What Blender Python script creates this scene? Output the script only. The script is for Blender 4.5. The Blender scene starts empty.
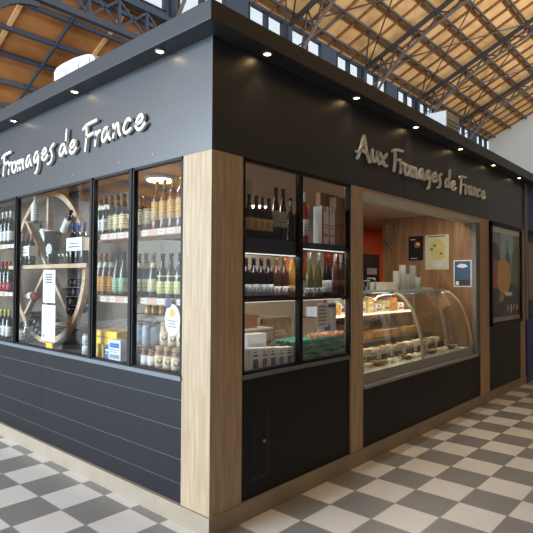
import bpy, bmesh, math, random
from mathutils import Vector, Matrix
random.seed(7)
C = bpy.context.scene.collection
SC = bpy.context.scene
R = math.radians

# ------------------------------------------------------------------ camera
cd = bpy.data.cameras.new('camera'); cam = bpy.data.objects.new('camera', cd); C.objects.link(cam)
F_PX = 520.43; YAW = 0.72931; PIT = 0.02672; ROL = 0.00462
fw = Vector((-math.sin(YAW)*math.cos(PIT), math.cos(YAW)*math.cos(PIT), math.sin(PIT)))
r0 = Vector((math.cos(YAW), math.sin(YAW), 0)); u0 = r0.cross(fw)
rr = r0*math.cos(ROL)+u0*math.sin(ROL); uu = rr.cross(fw)
m = Matrix((rr, uu, -fw)).transposed().to_4x4(); m.translation = Vector((2.4393, -2.2062, 1.6))
cam.matrix_world = m
cd.sensor_width = 36; cd.lens = 36*F_PX/533; cd.clip_start = .05; cd.clip_end = 200
SC.camera = cam

# ------------------------------------------------------------------ light
world = bpy.data.worlds.new('sky'); SC.world = world; world.use_nodes = True
bg = world.node_tree.nodes['Background']
bg.inputs[0].default_value = (0.80, 0.91, 1.0, 1); bg.inputs[1].default_value = 0.85
def area(name, loc, rot, sx, sy, power, col=(1, 1, 1), spread=180):
    l = bpy.data.lights.new(name, 'AREA'); l.shape = 'RECTANGLE'; l.size = sx; l.size_y = sy
    l.energy = power; l.color = col; l.spread = R(spread)
    o = bpy.data.objects.new(name, l); C.objects.link(o); o.location = loc; o.rotation_euler = rot
    return o
# daylight through the glazed gable end behind the camera (faces +y)
DAY = 4700
area('gable_daylight', (-9.5, -15, 4.4), (R(90), 0, 0), 15, 7.5, DAY, (0.72, 0.87, 1.0))
# added uplight by the far wall, tilted up to brighten the roof boards
area('roof_uplight', (9.8, 9, 9.0), (0, R(90+14), 0), 1.5, 36, 1700, (.86, 0.94, 1), 80)
SC.view_settings.view_transform = 'Standard'; SC.view_settings.look = 'None'
SC.view_settings.gamma = 1; SC.view_settings.use_curve_mapping = False
SC.view_settings.exposure = 0.6
SC.cycles.max_bounces = 8; SC.cycles.transparent_max_bounces = 24
SC.cycles.sample_clamp_indirect = 6
SC.cycles.use_denoising = True

# ------------------------------------------------------------------ materials
def srgb(r, g, b):
    f = lambda v: ((v/255)/12.92 if v/255 <= .04045 else (((v/255)+.055)/1.055)**2.4)
    return (f(r), f(g), f(b), 1)
MATS = {}
def mat(name, col, rough=.5, metal=0, spec=.5, emit=None, es=1, vary=0, vscale=8, coat=0, bump=0):
    if name in MATS: return MATS[name]
    m = bpy.data.materials.new(name); m.use_nodes = True; nt = m.node_tree
    b = nt.nodes['Principled BSDF']
    b.inputs['Base Color'].default_value = col; b.inputs['Roughness'].default_value = rough
    b.inputs['Metallic'].default_value = metal; b.inputs['Specular IOR Level'].default_value = spec
    b.inputs['Coat Weight'].default_value = coat
    if emit:
        b.inputs['Emission Color'].default_value = emit; b.inputs['Emission Strength'].default_value = es
    if vary or bump:
        tc = nt.nodes.new('ShaderNodeTexCoord'); n = nt.nodes.new('ShaderNodeTexNoise')
        n.inputs['Scale'].default_value = vscale; n.inputs['Detail'].default_value = 4
        nt.links.new(tc.outputs['Object'], n.inputs['Vector'])
        if vary:
            h = nt.nodes.new('ShaderNodeMixRGB'); h.blend_type = 'MIX'
            h.inputs[1].default_value = tuple(c*(1-vary) for c in col[:3])+(1,)
            h.inputs[2].default_value = tuple(min(1, c*(1+vary)) for c in col[:3])+(1,)
            nt.links.new(n.outputs['Fac'], h.inputs[0]); nt.links.new(h.outputs[0], b.inputs['Base Color'])
        if bump:
            bp = nt.nodes.new('ShaderNodeBump'); bp.inputs['Strength'].default_value = bump; bp.inputs['Distance'].default_value = .01
            nt.links.new(n.outputs['Fac'], bp.inputs['Height']); nt.links.new(bp.outputs[0], b.inputs['Normal'])
    MATS[name] = m
    return m
def wood(name, c1, c2, rough=.5, stretch=(14, 14, 1.1), scale=1.6, spec=.35):
    m = bpy.data.materials.new(name); m.use_nodes = True; nt = m.node_tree; b = nt.nodes['Principled BSDF']
    tc = nt.nodes.new('ShaderNodeTexCoord'); mp = nt.nodes.new('ShaderNodeMapping'); mp.inputs['Scale'].default_value = stretch
    n = nt.nodes.new('ShaderNodeTexNoise'); n.inputs['Scale'].default_value = scale; n.inputs['Detail'].default_value = 6; n.inputs['Distortion'].default_value = .6
    cr = nt.nodes.new('ShaderNodeValToRGB'); cr.color_ramp.elements[0].position = .32; cr.color_ramp.elements[1].position = .68
    cr.color_ramp.elements[0].color = c1; cr.color_ramp.elements[1].color = c2
    nt.links.new(tc.outputs['Object'], mp.inputs[0]); nt.links.new(mp.outputs[0], n.inputs['Vector'])
    nt.links.new(n.outputs['Fac'], cr.inputs[0]); nt.links.new(cr.outputs[0], b.inputs['Base Color'])
    b.inputs['Roughness'].default_value = rough; b.inputs['Specular IOR Level'].default_value = spec
    MATS[name] = m; return m
def pane_mat(name, tint=(1, 1, 1, 1), refl=1.0, rough=0.0):
    m = bpy.data.materials.new(name); m.use_nodes = True; nt = m.node_tree
    for n in list(nt.nodes):
        if n.type != 'OUTPUT_MATERIAL': nt.nodes.remove(n)
    out = nt.nodes['Material Output']
    t = nt.nodes.new('ShaderNodeBsdfTransparent'); t.inputs[0].default_value = tint
    g = nt.nodes.new('ShaderNodeBsdfGlossy'); g.inputs['Roughness'].default_value = rough
    fr = nt.nodes.new('ShaderNodeFresnel'); fr.inputs[0].default_value = 1.5
    mu = nt.nodes.new('ShaderNodeMath'); mu.operation = 'MULTIPLY'; mu.inputs[1].default_value = refl; mu.use_clamp = True
    mx = nt.nodes.new('ShaderNodeMixShader')
    nt.links.new(fr.outputs[0], mu.inputs[0]); nt.links.new(mu.outputs[0], mx.inputs[0])
    nt.links.new(t.outputs[0], mx.inputs[1]); nt.links.new(g.outputs[0], mx.inputs[2]); nt.links.new(mx.outputs[0], out.inputs[0])
    MATS[name] = m; return m
def tile_mat():
    m = bpy.data.materials.new('checker_tiles'); m.use_nodes = True; nt = m.node_tree; b = nt.nodes['Principled BSDF']
    tc = nt.nodes.new('ShaderNodeTexCoord'); mp = nt.nodes.new('ShaderNodeMapping')
    mp.vector_type = 'POINT'; T = .3333
    mp.inputs['Location'].default_value = (-.275/T, .09/T, .5); mp.inputs['Scale'].default_value = (1/T, 1/T, 1/T)
    ch = nt.nodes.new('ShaderNodeTexChecker'); ch.inputs['Scale'].default_value = 1
    ch.inputs[2].default_value = (.70, .71, .72, 1); ch.inputs[1].default_value = (.235, .24, .25, 1)
    nt.links.new(tc.outputs['Object'], mp.inputs[0]); nt.links.new(mp.outputs[0], ch.inputs['Vector'])
    br = nt.nodes.new('ShaderNodeTexBrick'); br.offset = 0; br.inputs['Scale'].default_value = 1
    br.inputs['Mortar Size'].default_value = .012; br.inputs['Brick Width'].default_value = 1; br.inputs['Row Height'].default_value = 1
    nt.links.new(mp.outputs[0], br.inputs['Vector'])
    mx = nt.nodes.new('ShaderNodeMixRGB'); mx.inputs[2].default_value = (.3, .29, .28, 1)
    nt.links.new(br.outputs['Fac'], mx.inputs[0]); nt.links.new(ch.outputs[0], mx.inputs[1])
    n = nt.nodes.new('ShaderNodeTexNoise'); n.inputs['Scale'].default_value = 1.7; n.inputs['Detail'].default_value = 8
    nt.links.new(tc.outputs['Object'], n.inputs['Vector'])
    cr = nt.nodes.new('ShaderNodeMapRange'); cr.inputs[3].default_value = .88; cr.inputs[4].default_value = 1.1
    nt.links.new(n.outputs['Fac'], cr.inputs[0])
    m2 = nt.nodes.new('ShaderNodeMixRGB'); m2.blend_type = 'MULTIPLY'; m2.inputs[0].default_value = 1
    nt.links.new(mx.outputs[0], m2.inputs[1]); nt.links.new(cr.outputs[0], m2.inputs[2])
    nt.links.new(m2.outputs[0], b.inputs['Base Color']); b.inputs['Roughness'].default_value = .36
    b.inputs['Specular IOR Level'].default_value = .6
    MATS['tiles'] = m; return m
TILE = tile_mat()
FASC = mat('fascia_grey', srgb(30, 35, 42), .4, 0, .95, vary=.05, vscale=2)
SLAB = mat('cornice_grey', srgb(40, 45, 52), .42, 0, .5)
SOFF = mat('soffit_dark', srgb(42, 43, 46), .5)
BPAN = mat('base_panel_black', srgb(17, 19, 24), .46, 0, .25)
JOIN = mat('panel_joint', srgb(74, 78, 82), .5)
BLACKF = mat('black_frame', srgb(15, 15, 17), .5, 0, .25)
STEEL = mat('brushed_steel', srgb(150, 153, 155), .4, .35)
SILL = mat('grey_sill', srgb(104, 110, 118), .45, .2)
OAK = wood('light_oak', srgb(158, 136, 108), srgb(184, 163, 136), .5, (14, 14, .8), 3.2)
OAKD = wood('golden_wood', srgb(118, 86, 58), srgb(154, 116, 80), .5, (9, 9, .8), 2.0)
PALE = wood('pale_wood', srgb(172, 142, 114), srgb(202, 174, 146), .55, (3, 9, 9), 2.2)
TAUPE = mat('taupe_board', srgb(120, 98, 82), .6, vary=.08)
PLIN = mat('plinth_stone', srgb(154, 140, 122), .55, vary=.14, vscale=6)
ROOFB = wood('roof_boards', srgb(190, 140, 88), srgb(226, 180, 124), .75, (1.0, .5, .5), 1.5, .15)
ROOFJ = wood('roof_joist', srgb(124, 84, 52), srgb(156, 108, 70), .75, (2, 2, 2), 1.5, .15)
ROOFP = wood('roof_batten', srgb(206, 158, 104), srgb(224, 180, 128), .75, (2, 2, 2), 1.5, .15)
IRON = mat('blue_grey_iron', srgb(52, 60, 72), .5, 0, .4)
IROND = mat('dark_iron', srgb(62, 58, 58), .55)
IRONL = mat('weathered_iron', srgb(104, 92, 82), .55)
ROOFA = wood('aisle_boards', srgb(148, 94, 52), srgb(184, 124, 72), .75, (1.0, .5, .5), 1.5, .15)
WHITEW = mat('white_plaster', srgb(222, 222, 216), .8, vary=.03, vscale=.7)
GREYW = mat('grey_plaster', srgb(128, 124, 118), .85, vary=.05, vscale=.7)
DARKW = mat('brown_plaster', srgb(84, 78, 72), .85, vary=.05, vscale=.7)
GLASS = pane_mat('window_glass', (.97, .98, .97, 1), .2)
GLASSD = pane_mat('window_glass_plain', (.95, .95, .95, 1), .2)
BUCK = pane_mat('bucket_glass', (.62, .66, .70, 1), 1.5, .05)
CLEAR = pane_mat('clear_glass', (.95, .97, .96, 1), .45, .02)
WHITE = mat('white_paint', srgb(235, 236, 236), .45)
LETTER = mat('letter_white', srgb(238, 238, 234), .35)
PAPER = mat('paper_white', srgb(228, 230, 232), .7)
CREAM = mat('label_cream', srgb(222, 206, 168), .65, vary=.12, vscale=60)
TAN = mat('label_tan', srgb(206, 172, 118), .65, vary=.15, vscale=60)
INK = mat('ink_grey', srgb(84, 90, 100), .6)
def M(name, r, g, b, rough=.5, **k): return mat(name, srgb(r, g, b), rough, **k)
DKG = M('bottle_dark_green', 26, 32, 24, .08, spec=.7)
DKB = M('bottle_black', 22, 20, 24, .08, spec=.7)
AMB = M('bottle_amber', 120, 62, 26, .08, spec=.7)
ROSE = M('bottle_brown_rose', 84, 50, 40, .1, spec=.7)
GOLDL = M('bottle_golden', 188, 140, 60, .1, spec=.7)
OLIVE = M('bottle_olive', 96, 96, 48, .1, spec=.7)
GOLD = M('foil_gold', 190, 150, 80, .3, metal=.7)
REDF = M('foil_red', 168, 44, 40, .35)
BLUEF = M('foil_blue', 40, 82, 160, .35)
WHF = M('foil_white', 226, 226, 220, .4)
PINKF = M('foil_pink', 170, 120, 112, .45)
LIMEF = M('foil_lime', 196, 214, 60, .45)
BLKF = M('foil_black', 28, 28, 30, .4)
COPF = M('foil_copper', 150, 100, 74, .35, metal=.3)
YEL = M('carton_yellow', 240, 196, 30, .5)
BLU = M('carton_blue', 36, 92, 170, .5)
ORL = M('label_orange', 222, 150, 60, .6)
GRL = M('label_green', 150, 182, 152, .6)
WBL = M('label_white_blue', 186, 200, 216, .6)
PUR = M('print_purple', 78, 62, 120, .6)
ORANGE = M('orange_paint', 196, 84, 34, .7)
TEAL = M('egg_tray_teal', 84, 160, 142, .8)
EGG = M('egg_shell', 208, 150, 108, .6)
NAVY = M('navy_shelf', 44, 56, 78, .4)
BLUEP = M('blue_panel', 52, 58, 136, .5)
CHWH = M('cheese_white', 232, 226, 206, .6, vary=.06, vscale=30)
CHYE = M('cheese_yellow', 226, 184, 96, .55, vary=.08, vscale=30)
CHOR = M('cheese_orange', 206, 118, 44, .55, vary=.08, vscale=30)
CHRI = M('cheese_rind', 168, 124, 74, .7, vary=.2, vscale=40)
HERB = M('herb_green', 82, 110, 50, .7, vary=.3, vscale=60)
TRAYB = M('tray_black', 26, 26, 28, .4)
WARMEM = mat('warm_lamp_face', (1, .85, .6, 1), .5, emit=(1, .68, .32, 1), es=16)
LEDEM = mat('led_disc_face', (1, 1, .95, 1), .5, emit=(1, .96, .86, 1), es=9)
STRIPEM = mat('case_light_face', (1, .9, .7, 1), .5, emit=(1, .82, .55, 1), es=1.3)
STRIP2 = mat('shelf_strip_face', (1, 1, .95, 1), .5, emit=(1, .97, .9, 1), es=.8)

# ------------------------------------------------------------------ mesh helpers
class MB:
    def __init__(s, M=None): s.v = []; s.f = []; s.mi = []; s.sm = []; s.mats = []; s.M = M
    def _m(s, m):
        if m not in s.mats: s.mats.append(m)
        return s.mats.index(m)
    def add(s, vs, fs, m, smooth=False, X=None):
        b = len(s.v); X = X or s.M
        for v in vs:
            v = Vector(v)
            if X: v = X @ v
            s.v.append(v)
        i = s._m(m)
        for f in fs: s.f.append(tuple(b+k for k in f)); s.mi.append(i); s.sm.append(smooth)
        return s
    def box(s, x0, x1, y0, y1, z0, z1, m, X=None):
        if x0 > x1: x0, x1 = x1, x0
        if y0 > y1: y0, y1 = y1, y0
        if z0 > z1: z0, z1 = z1, z0
        vs = [(x, y, z) for x in (x0, x1) for y in (y0, y1) for z in (z0, z1)]
        return s.add(vs, [(0, 1, 3, 2), (4, 6, 7, 5), (0, 4, 5, 1), (2, 3, 7, 6), (0, 2, 6, 4), (1, 5, 7, 3)], m, False, X)
    def lathe(s, prof, m, seg=14, X=None, cx=0, cy=0, smooth=True, cap=True):
        vs = []; fs = []
        for (r, z) in prof:
            for k in range(seg):
                a = 2*math.pi*k/seg; vs.append((cx+r*math.cos(a), cy+r*math.sin(a), z))
        for i in range(len(prof)-1):
            for k in range(seg):
                k2 = (k+1) % seg; fs.append((i*seg+k, i*seg+k2, (i+1)*seg+k2, (i+1)*seg+k))
        if cap and prof[0][0] > 1e-4: fs.append(tuple(reversed(range(seg))))
        if cap and prof[-1][0] > 1e-4: fs.append(tuple((len(prof)-1)*seg+k for k in range(seg)))
        return s.add(vs, fs, m, smooth, X)
    def bar(s, a, b, w, h, m, up=(0, 0, 1)):
        a = Vector(a); b = Vector(b); d = (b-a).normalized(); up = Vector(up)
        sx = d.cross(up)
        if sx.length < 1e-4: sx = d.cross(Vector((1, 0, 0)))
        sx.normalize(); sy = sx.cross(d)
        vs = [p+sx*i*w/2+sy*j*h/2 for p in (a, b) for i, j in ((-1, -1), (1, -1), (1, 1), (-1, 1))]
        return s.add(vs, [(0, 3, 2, 1), (4, 5, 6, 7), (0, 1, 5, 4), (1, 2, 6, 5), (2, 3, 7, 6), (3, 0, 4, 7)], m)
    def tube(s, pts, r, m, seg=8):
        pts = [Vector(p) for p in pts]; vs = []; n = len(pts); fs = []
        for i, p in enumerate(pts):
            d = (pts[min(i+1, n-1)]-pts[max(i-1, 0)]).normalized()
            a = d.cross(Vector((0, 0, 1)))
            if a.length < .05: a = d.cross(Vector((1, 0, 0)))
            a.normalize(); b = d.cross(a)
            for k in range(seg):
                t = 2*math.pi*k/seg; vs.append(p+(a*math.cos(t)+b*math.sin(t))*r)
        for i in range(n-1):
            for k in range(seg):
                k2 = (k+1) % seg; fs.append((i*seg+k, (i+1)*seg+k, (i+1)*seg+k2, i*seg+k2))
        fs.append(tuple(range(seg))); fs.append(tuple((n-1)*seg+k for k in reversed(range(seg))))
        return s.add(vs, fs, m, True)
    def prism(s, poly, d0, d1, m, plane='xz', X=None):
        n = len(poly)
        def P(a, b, d): return {'xz': (a, d, b), 'yz': (d, a, b), 'xy': (a, b, d)}[plane]
        vs = [P(a, b, d0) for a, b in poly]+[P(a, b, d1) for a, b in poly]
        fs = [tuple(range(n)), tuple(n+k for k in reversed(range(n)))]+[(k, n+k, n+(k+1) % n, (k+1) % n) for k in range(n)]
        return s.add(vs, fs, m, False, X)
    def build(s, name, parent=None, bevel=0):
        me = bpy.data.meshes.new(name)
        off = Vector((0, 0, 0)); q = parent
        while q is not None: off += q.location; q = q.parent
        me.from_pydata([tuple(v-off) for v in s.v], [], s.f)
        for m in s.mats: me.materials.append(m)
        me.polygons.foreach_set('material_index', s.mi); me.polygons.foreach_set('use_smooth', s.sm)
        bm = bmesh.new(); bm.from_mesh(me); bmesh.ops.recalc_face_normals(bm, faces=bm.faces); bm.to_mesh(me); bm.free()
        o = bpy.data.objects.new(name, me); C.objects.link(o)
        if parent is not None: o.parent = parent
        if bevel:
            b = o.modifiers.new('bevel', 'BEVEL'); b.width = bevel; b.segments = 2; b.limit_method = 'ANGLE'
        return o
def tag(o, label, cat, group=None):
    o['label'] = label; o['category'] = cat
    if group: o['group'] = group
    return o
def thing(name, label, cat, loc=(0, 0, 0), group=None):
    o = bpy.data.objects.new(name, None); C.objects.link(o); o.location = loc; o.empty_display_size = .1
    if label: tag(o, label, cat, group)
    return o
def struct(mb, name, parent=None):
    o = mb.build(name, parent)
    if parent is None: o['kind'] = 'structure'
    return o
def dup(root, loc, label=None, group=None, rot=None):
    r = root.copy(); C.objects.link(r); r.location = loc
    if rot: r.rotation_euler = rot
    if label: r['label'] = label
    if group: r['group'] = group
    for ch in list(root.children):
        c = ch.copy(); C.objects.link(c); c.parent = r
        for g in ch.children:
            d = g.copy(); C.objects.link(d); d.parent = c
    return r
ORD = ['first', 'second', 'third', 'fourth', 'fifth', 'sixth', 'seventh', 'eighth', 'ninth', 'tenth', 'eleventh', 'twelfth',
       'thirteenth', 'fourteenth', 'fifteenth', 'sixteenth', 'seventeenth', 'eighteenth']

# ------------------------------------------------------------------ hall structure
f = MB(); f.box(-16, 10, -12.5, 28.8, -.1, 0, TILE); struct(f, 'floor')
w = MB()
w.prism([(-16, 0), (10, 0), (10, 9.9), (1, 13.86), (-8, 9.9), (-8, 8.1), (-16, 4.66)], 28.8, 29.1, WHITEW); struct(w, 'wall_back')
w = MB(); w.box(-16.3, -16, -12.5, 29.1, 0, 4.6, GREYW); struct(w, 'wall_left')
w = MB(); w.box(1.5, 10, -12.8, -12.5, 0, 9.9, GREYW); struct(w, 'wall_daylight_block')  # added unseen wall, blocks daylight so the right side stays dim
w = MB(); w.box(10, 10.3, -12.5, 29.1, 0, 9.9, DARKW); struct(w, 'wall_right')
K = .44; EZ = 9.86; RX = 1.0
def zn(x): return EZ+K*(x+8) if x <= RX else EZ+K*(RX+8)-K*(x-RX)
def za(x): return 8.1+.43*(x+8)
ce = MB()
ce.prism([(-8.0, zn(-8.0)), (RX, zn(RX)), (10.3, zn(10.3)), (10.3, zn(10.3)+.12), (RX, zn(RX)+.12), (-8.0, zn(-8.0)+.12)], -12.5, 28.8, ROOFB)
ceil = struct(ce, 'ceiling')
x = -7.6
while x < RX-.3:
    b = MB(); b.box(x-.028, x+.028, -12.4, 28.75, zn(x)-.17, zn(x)-.08, IROND); b.build('purlin', ceil); x += .84
y = 0.54-.76*8
TR = [1.3, 5.85, 10.4, 14.95, 19.5, 24.05]
while y < 28.7:
    if min(abs(y-t) for t in TR) > .2:
        b = MB(); b.bar((-7.98, y, zn(-7.98)-.04), (RX, y, zn(RX)-.04), .07, .08, ROOFJ, up=(0, 0, 1)); b.build('joist', ceil)
    y += .7583
al = MB()
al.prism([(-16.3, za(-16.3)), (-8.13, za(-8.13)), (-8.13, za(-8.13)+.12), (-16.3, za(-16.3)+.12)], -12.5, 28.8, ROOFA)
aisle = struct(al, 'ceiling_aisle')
x = -8.2
for x in (-8.25, -8.98, -9.73, -10.46, -11.3, -12.1, -12.9, -13.7, -14.5, -15.3):
    b = MB(); b.box(x-.04, x+.04, -12.4, 28.7, za(x)-.11, za(x)-.0, IRON); b.build('purlin', aisle)
k = 0
for t in range(-4, 12):
    yy = 3.67+t*2.1
    b = MB(); b.bar((-15.9, yy, za(-15.9)-.10), (-8.14, yy, za(-8.14)-.10), .05, .08, IRON); b.build('rafter', aisle)
    for dy in (1.0,):
        b = MB(); b.bar((-15.9, yy+dy, za(-15.9)-.02), (-8.14, yy+dy, za(-8.14)-.02), .10, .035, ROOFP); b.build('batten', aisle)
# clerestory wall
cw = MB()
cw.box(-8.12, -8, -12.5, 28.8, 8.12, 8.27, IRON); cw.box(-8.12, -8, -12.5, 28.8, 9.76, zn(-8)+.02, IRON)
wins = []
for bi in range(-3, 6):
    t0 = 1.3+4.55*bi
    edges = [(.2, .97), (1.04, 1.84), (2.79, 3.53), (3.6, 4.34)]
    if t0+4.55 < -12: continue
    cur = t0
    for (a, b_) in edges:
        if t0+a > cur: cw.box(-8.12, -8, max(cur, -12.5), min(t0+a, 28.8), 8.27, 9.76, IRON)
        cur = t0+b_
        if t0+b_ < 28.7: wins.append((t0+a, t0+b_))
    cw.box(-8.12, -8, cur, min(t0+4.55, 28.8), 8.27, 9.76, IRON)
struct(cw, 'wall_clerestory')
for i, (a, b_) in enumerate(w_ for w_ in wins if w_[0] > -4):
    fr = MB()
    for q in ((a, a+.04), (b_-.04, b_)): fr.box(-8.09, -7.97, q[0], q[1], 8.27, 9.76, SLAB)
    fr.box(-8.09, -7.97, a, b_, 8.27, 8.31, SLAB); fr.box(-8.09, -7.97, a, b_, 9.72, 9.76, SLAB)
    o = struct(fr, 'window_%d' % (i+1))
    p = MB(); p.box(-8.05, -8.04, a+.04, b_-.04, 8.31, 9.72, GLASSD); p.build('pane', o)
# trusses
def truss(ty, i):
    t = thing('roof_truss', None, None, (-8, ty, 8.2))
    names = ['nearest', 'second nearest', 'third nearest', 'fourth nearest', 'fifth nearest', 'farthest']
    tag(t, 'iron roof truss with arched lower chord over the nave, %s of the row' % names[i], 'roof truss', 'nave roof trusses')
    b = MB(); b.bar((-7.85, ty, zn(-7.85)-.22), (RX, ty, zn(RX)-.22), .09, .16, IROND); b.build('rafter', t)
    arc = [(-7.78, 8.13), (-7.5, 8.5), (-7.25, 8.87), (-6.8, 9.4), (-6.25, 9.85), (-5.3, 10.38), (-3.9, 10.98), (-2, 11.7), (0.9, 12.5)]
    b = MB()
    for p, q in zip(arc, arc[1:]): b.bar((p[0], ty, p[1]), (q[0], ty, q[1]), .06, .09, IRONL)
    b.build('arched_chord', t)
    b = MB(); b.box(-7.99, -7.86, ty-.09, ty+.09, 8.12, 9.7, IRON); b.build('post', t)
    b = MB(); n = 0
    xs = [-7.45, -6.9, -6.2, -5.4, -4.5, -3.4, -2.2, -.9]
    def za2(x):
        for p, q in zip(arc, arc[1:]):
            if p[0] <= x <= q[0]: return p[1]+(q[1]-p[1])*(x-p[0])/(q[0]-p[0])
        return arc[-1][1]
    for x0, x1 in zip(xs, xs[1:]):
        b.bar((x0, ty, za2(x0)), ((x0+x1)/2, ty, zn((x0+x1)/2)-.3), .035, .05, IROND)
        b.bar(((x0+x1)/2, ty, zn((x0+x1)/2)-.3), (x1, ty, za2(x1)), .035, .05, IROND)
    b.build('lattice_web', t)
    for sy in (-1, 1):   # braces that spread from post along the eaves
        b = MB(); b.bar((-7.95, ty+.1*sy, 8.9), (-6.8, ty+1.5*sy, zn(-6.8)-.15), .05, .05, IROND); b.build('wind_brace', t)
for i, ty in enumerate(TR): truss(ty, i)
# diagonal tie rods between trusses (thin)
for i in range(len(TR)-1):
    t = thing('tie_rod_cross', 'crossed thin iron tie rods under the boards between two trusses, %s bay from the stall' % ORD[i], 'tie rods', (-6, TR[i], 10.3), 'roof tie rods')
    for a, b_ in ((TR[i], TR[i+1]), (TR[i+1], TR[i])):
        b = MB(); b.tube([(-7.6, a+.2*(1 if b_ > a else -1), zn(-7.6)-.3), (-3.4, b_-.2*(1 if b_ > a else -1), zn(-3.4)-.3)], .025, IROND, 6); b.build('rod', t)
# columns and lattice girder carrying the clerestory
for i in range(-1, 6):
    ty = 1.3+4.55*i
    t = thing('iron_column', 'slender iron column with arched brackets under the girder, %s from the left' % ORD[i+1], 'column', (-7.95, ty, 0), 'nave columns')
    b = MB(); b.lathe([(.2, 0), (.2, .25), (.12, .35), (.11, 5.8), (.16, 6.0), (.16, 6.1), (.12, 6.15), (.12, 7.2)], IRON, 16, cx=-7.95, cy=ty); b.build('shaft', t)
    for sy in (-1, 1):
        b = MB(); pts = [(-7.95, ty+sy*(.1+1.05*(1-math.cos(a))), 6.1+1.05*math.sin(a)) for a in [k*math.pi/16 for k in range(9)]]
        for p, q in zip(pts, pts[1:]): b.bar(p, q, .10, .09, IRON, up=(1, 0, 0))
        b.build('arched_bracket', t)
g = thing('lattice_girder', 'long blue-grey iron lattice girder below the clerestory windows', 'girder', (-7.95, 0, 7.2))
b = MB(); b.box(-7.99, -7.85, -12.4, 28.7, 7.22, 7.36, IRON); b.build('lower_chord', g)
b = MB(); b.box(-7.99, -7.85, -12.4, 28.7, 8.0, 8.11, IRON); b.build('upper_chord', g)
b = MB(); y = -12.2; 
while y < 28:
    b.bar((-7.93, y, 7.36), (-7.93, y+.75, 8.0), .04, .05, IRON); b.bar((-7.93, y, 8.0), (-7.93, y+.75, 7.36), .04, .05, IRON)
    b.box(-7.96, -7.9, y-.03, y+.03, 7.3, 8.05, IRON); y += .75
b.build('lattice_web', g)

# ------------------------------------------------------------------ the kiosk
ks = thing('market_kiosk', 'dark grey cheese and wine kiosk with light oak pillars, on chequered tiles', 'market kiosk', (0, 0, 0))
def kp(mb, name, parent=None, label=None, bevel=0):
    o = mb.build(name, parent or ks, bevel)
    if label: o['label'] = label
    return o
ZF, ZT = 2.43, 3.16
XL, YR = -4.6, 6.66
TK = .06
b = MB(); b.box(XL, 0, 0, TK, ZF, ZT, FASC)
for x in (-.62, -1.05, -1.75, -2.45, -3.2): b.box(x-.006, x+.006, -.004, 0, ZF+.06, ZF+.072, STEEL)
kp(b, 'fascia_panel')
b = MB(); b.box(-TK, 0, TK+.001, YR, ZF, ZT, FASC)
for y in (2.6, 4.9): b.box(0, .0012, y-.002, y+.002, ZF, ZT, SOFF)
kp(b, 'fascia_panel')
b = MB(); o_ = .15
b.prism([(XL, -o_), (o_, -o_), (o_, YR+.05), (-.35, YR+.05), (-.35, .35), (XL, .35)], ZT, ZT+.125, SLAB, 'xy'); kp(b, 'cornice', bevel=.004)
b = MB(); b.prism([(XL, .35), (-.35, .35), (-.35, YR), (-2.3, YR), (-2.3, 2.4), (XL, 2.4)], ZT, ZT+.1, SOFF, 'xy'); kp(b, 'roof_deck')
# corner pillar (L shaped cladding, closed box)
b = MB(); b.box(-.281, 0, 0, .285, .123, ZF, OAK); kp(b, 'corner_pillar', bevel=.002)
b = MB(); b.box(-.06, 0, 1.61, 1.81, .123, ZF, OAK); kp(b, 'pillar')
b = MB(); b.box(-.06, 0, 4.70, 5.03, .123, ZF, OAK); kp(b, 'pillar')
b = MB(); b.box(-.06, 0, 6.42, 6.66, .123, ZF, OAK); kp(b, 'pillar')
# plinth
b = MB(); b.prism([(XL, -.012), (.012, -.012), (.012, YR), (-.25, YR), (-.25, .25), (XL, .25)], 0, .123, PLIN, 'xy'); kp(b, 'plinth')
# base panels
zsh = [.123, .25, .41, .61, .80, .93]
for (xa, xb) in ((-.281, -2.296), (-2.3, XL)):
    b = MB()
    for z0, z1 in zip(zsh, zsh[1:]): b.box(xb+.002, xa-.002, .012, .05, z0+.0025, z1-.0025, BPAN)
    b.box(xb, xa, .0135, .06, .123, .93, JOIN)
    kp(b, 'base_panel')
b = MB(); b.box(-.05, -.012, .285, 1.61, .123, .935, BPAN); pb = kp(b, 'base_panel')
h = MB(); h.box(-.0115, -.0105, .37, .553, .245, .72, BPAN); h.box(-.0115, -.010, .553, .557, .245, .72, JOIN); h.box(-.0115, -.010, .37, .557, .241, .245, JOIN); ho = kp(h, 'service_hatch', pb)
b = MB(); b.lathe([(.001, 0), (.012, .002), (.012, .008), (.006, .012), (.001, .013)], STEEL, 12, X=Matrix.Translation((-.0105, .516, .482)) @ Matrix.Rotation(R(90), 4, 'Y')); kp(b, 'hatch_lock', pb)
b = MB(); b.box(-.05, -.012, 1.81, 4.70, .123, .65, BPAN); kp(b, 'base_panel')
b = MB(); b.box(-.05, -.006, 5.03, 6.42, .123, .97, BPAN); kp(b, 'base_panel')
# sills
b = MB(); b.box(XL, -.281, -.012, .42, .932, .962, SILL); kp(b, 'window_sill')
b = MB(); b.box(-.42, .01, .285, 1.61, .935, .965, SILL); kp(b, 'window_sill')
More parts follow.
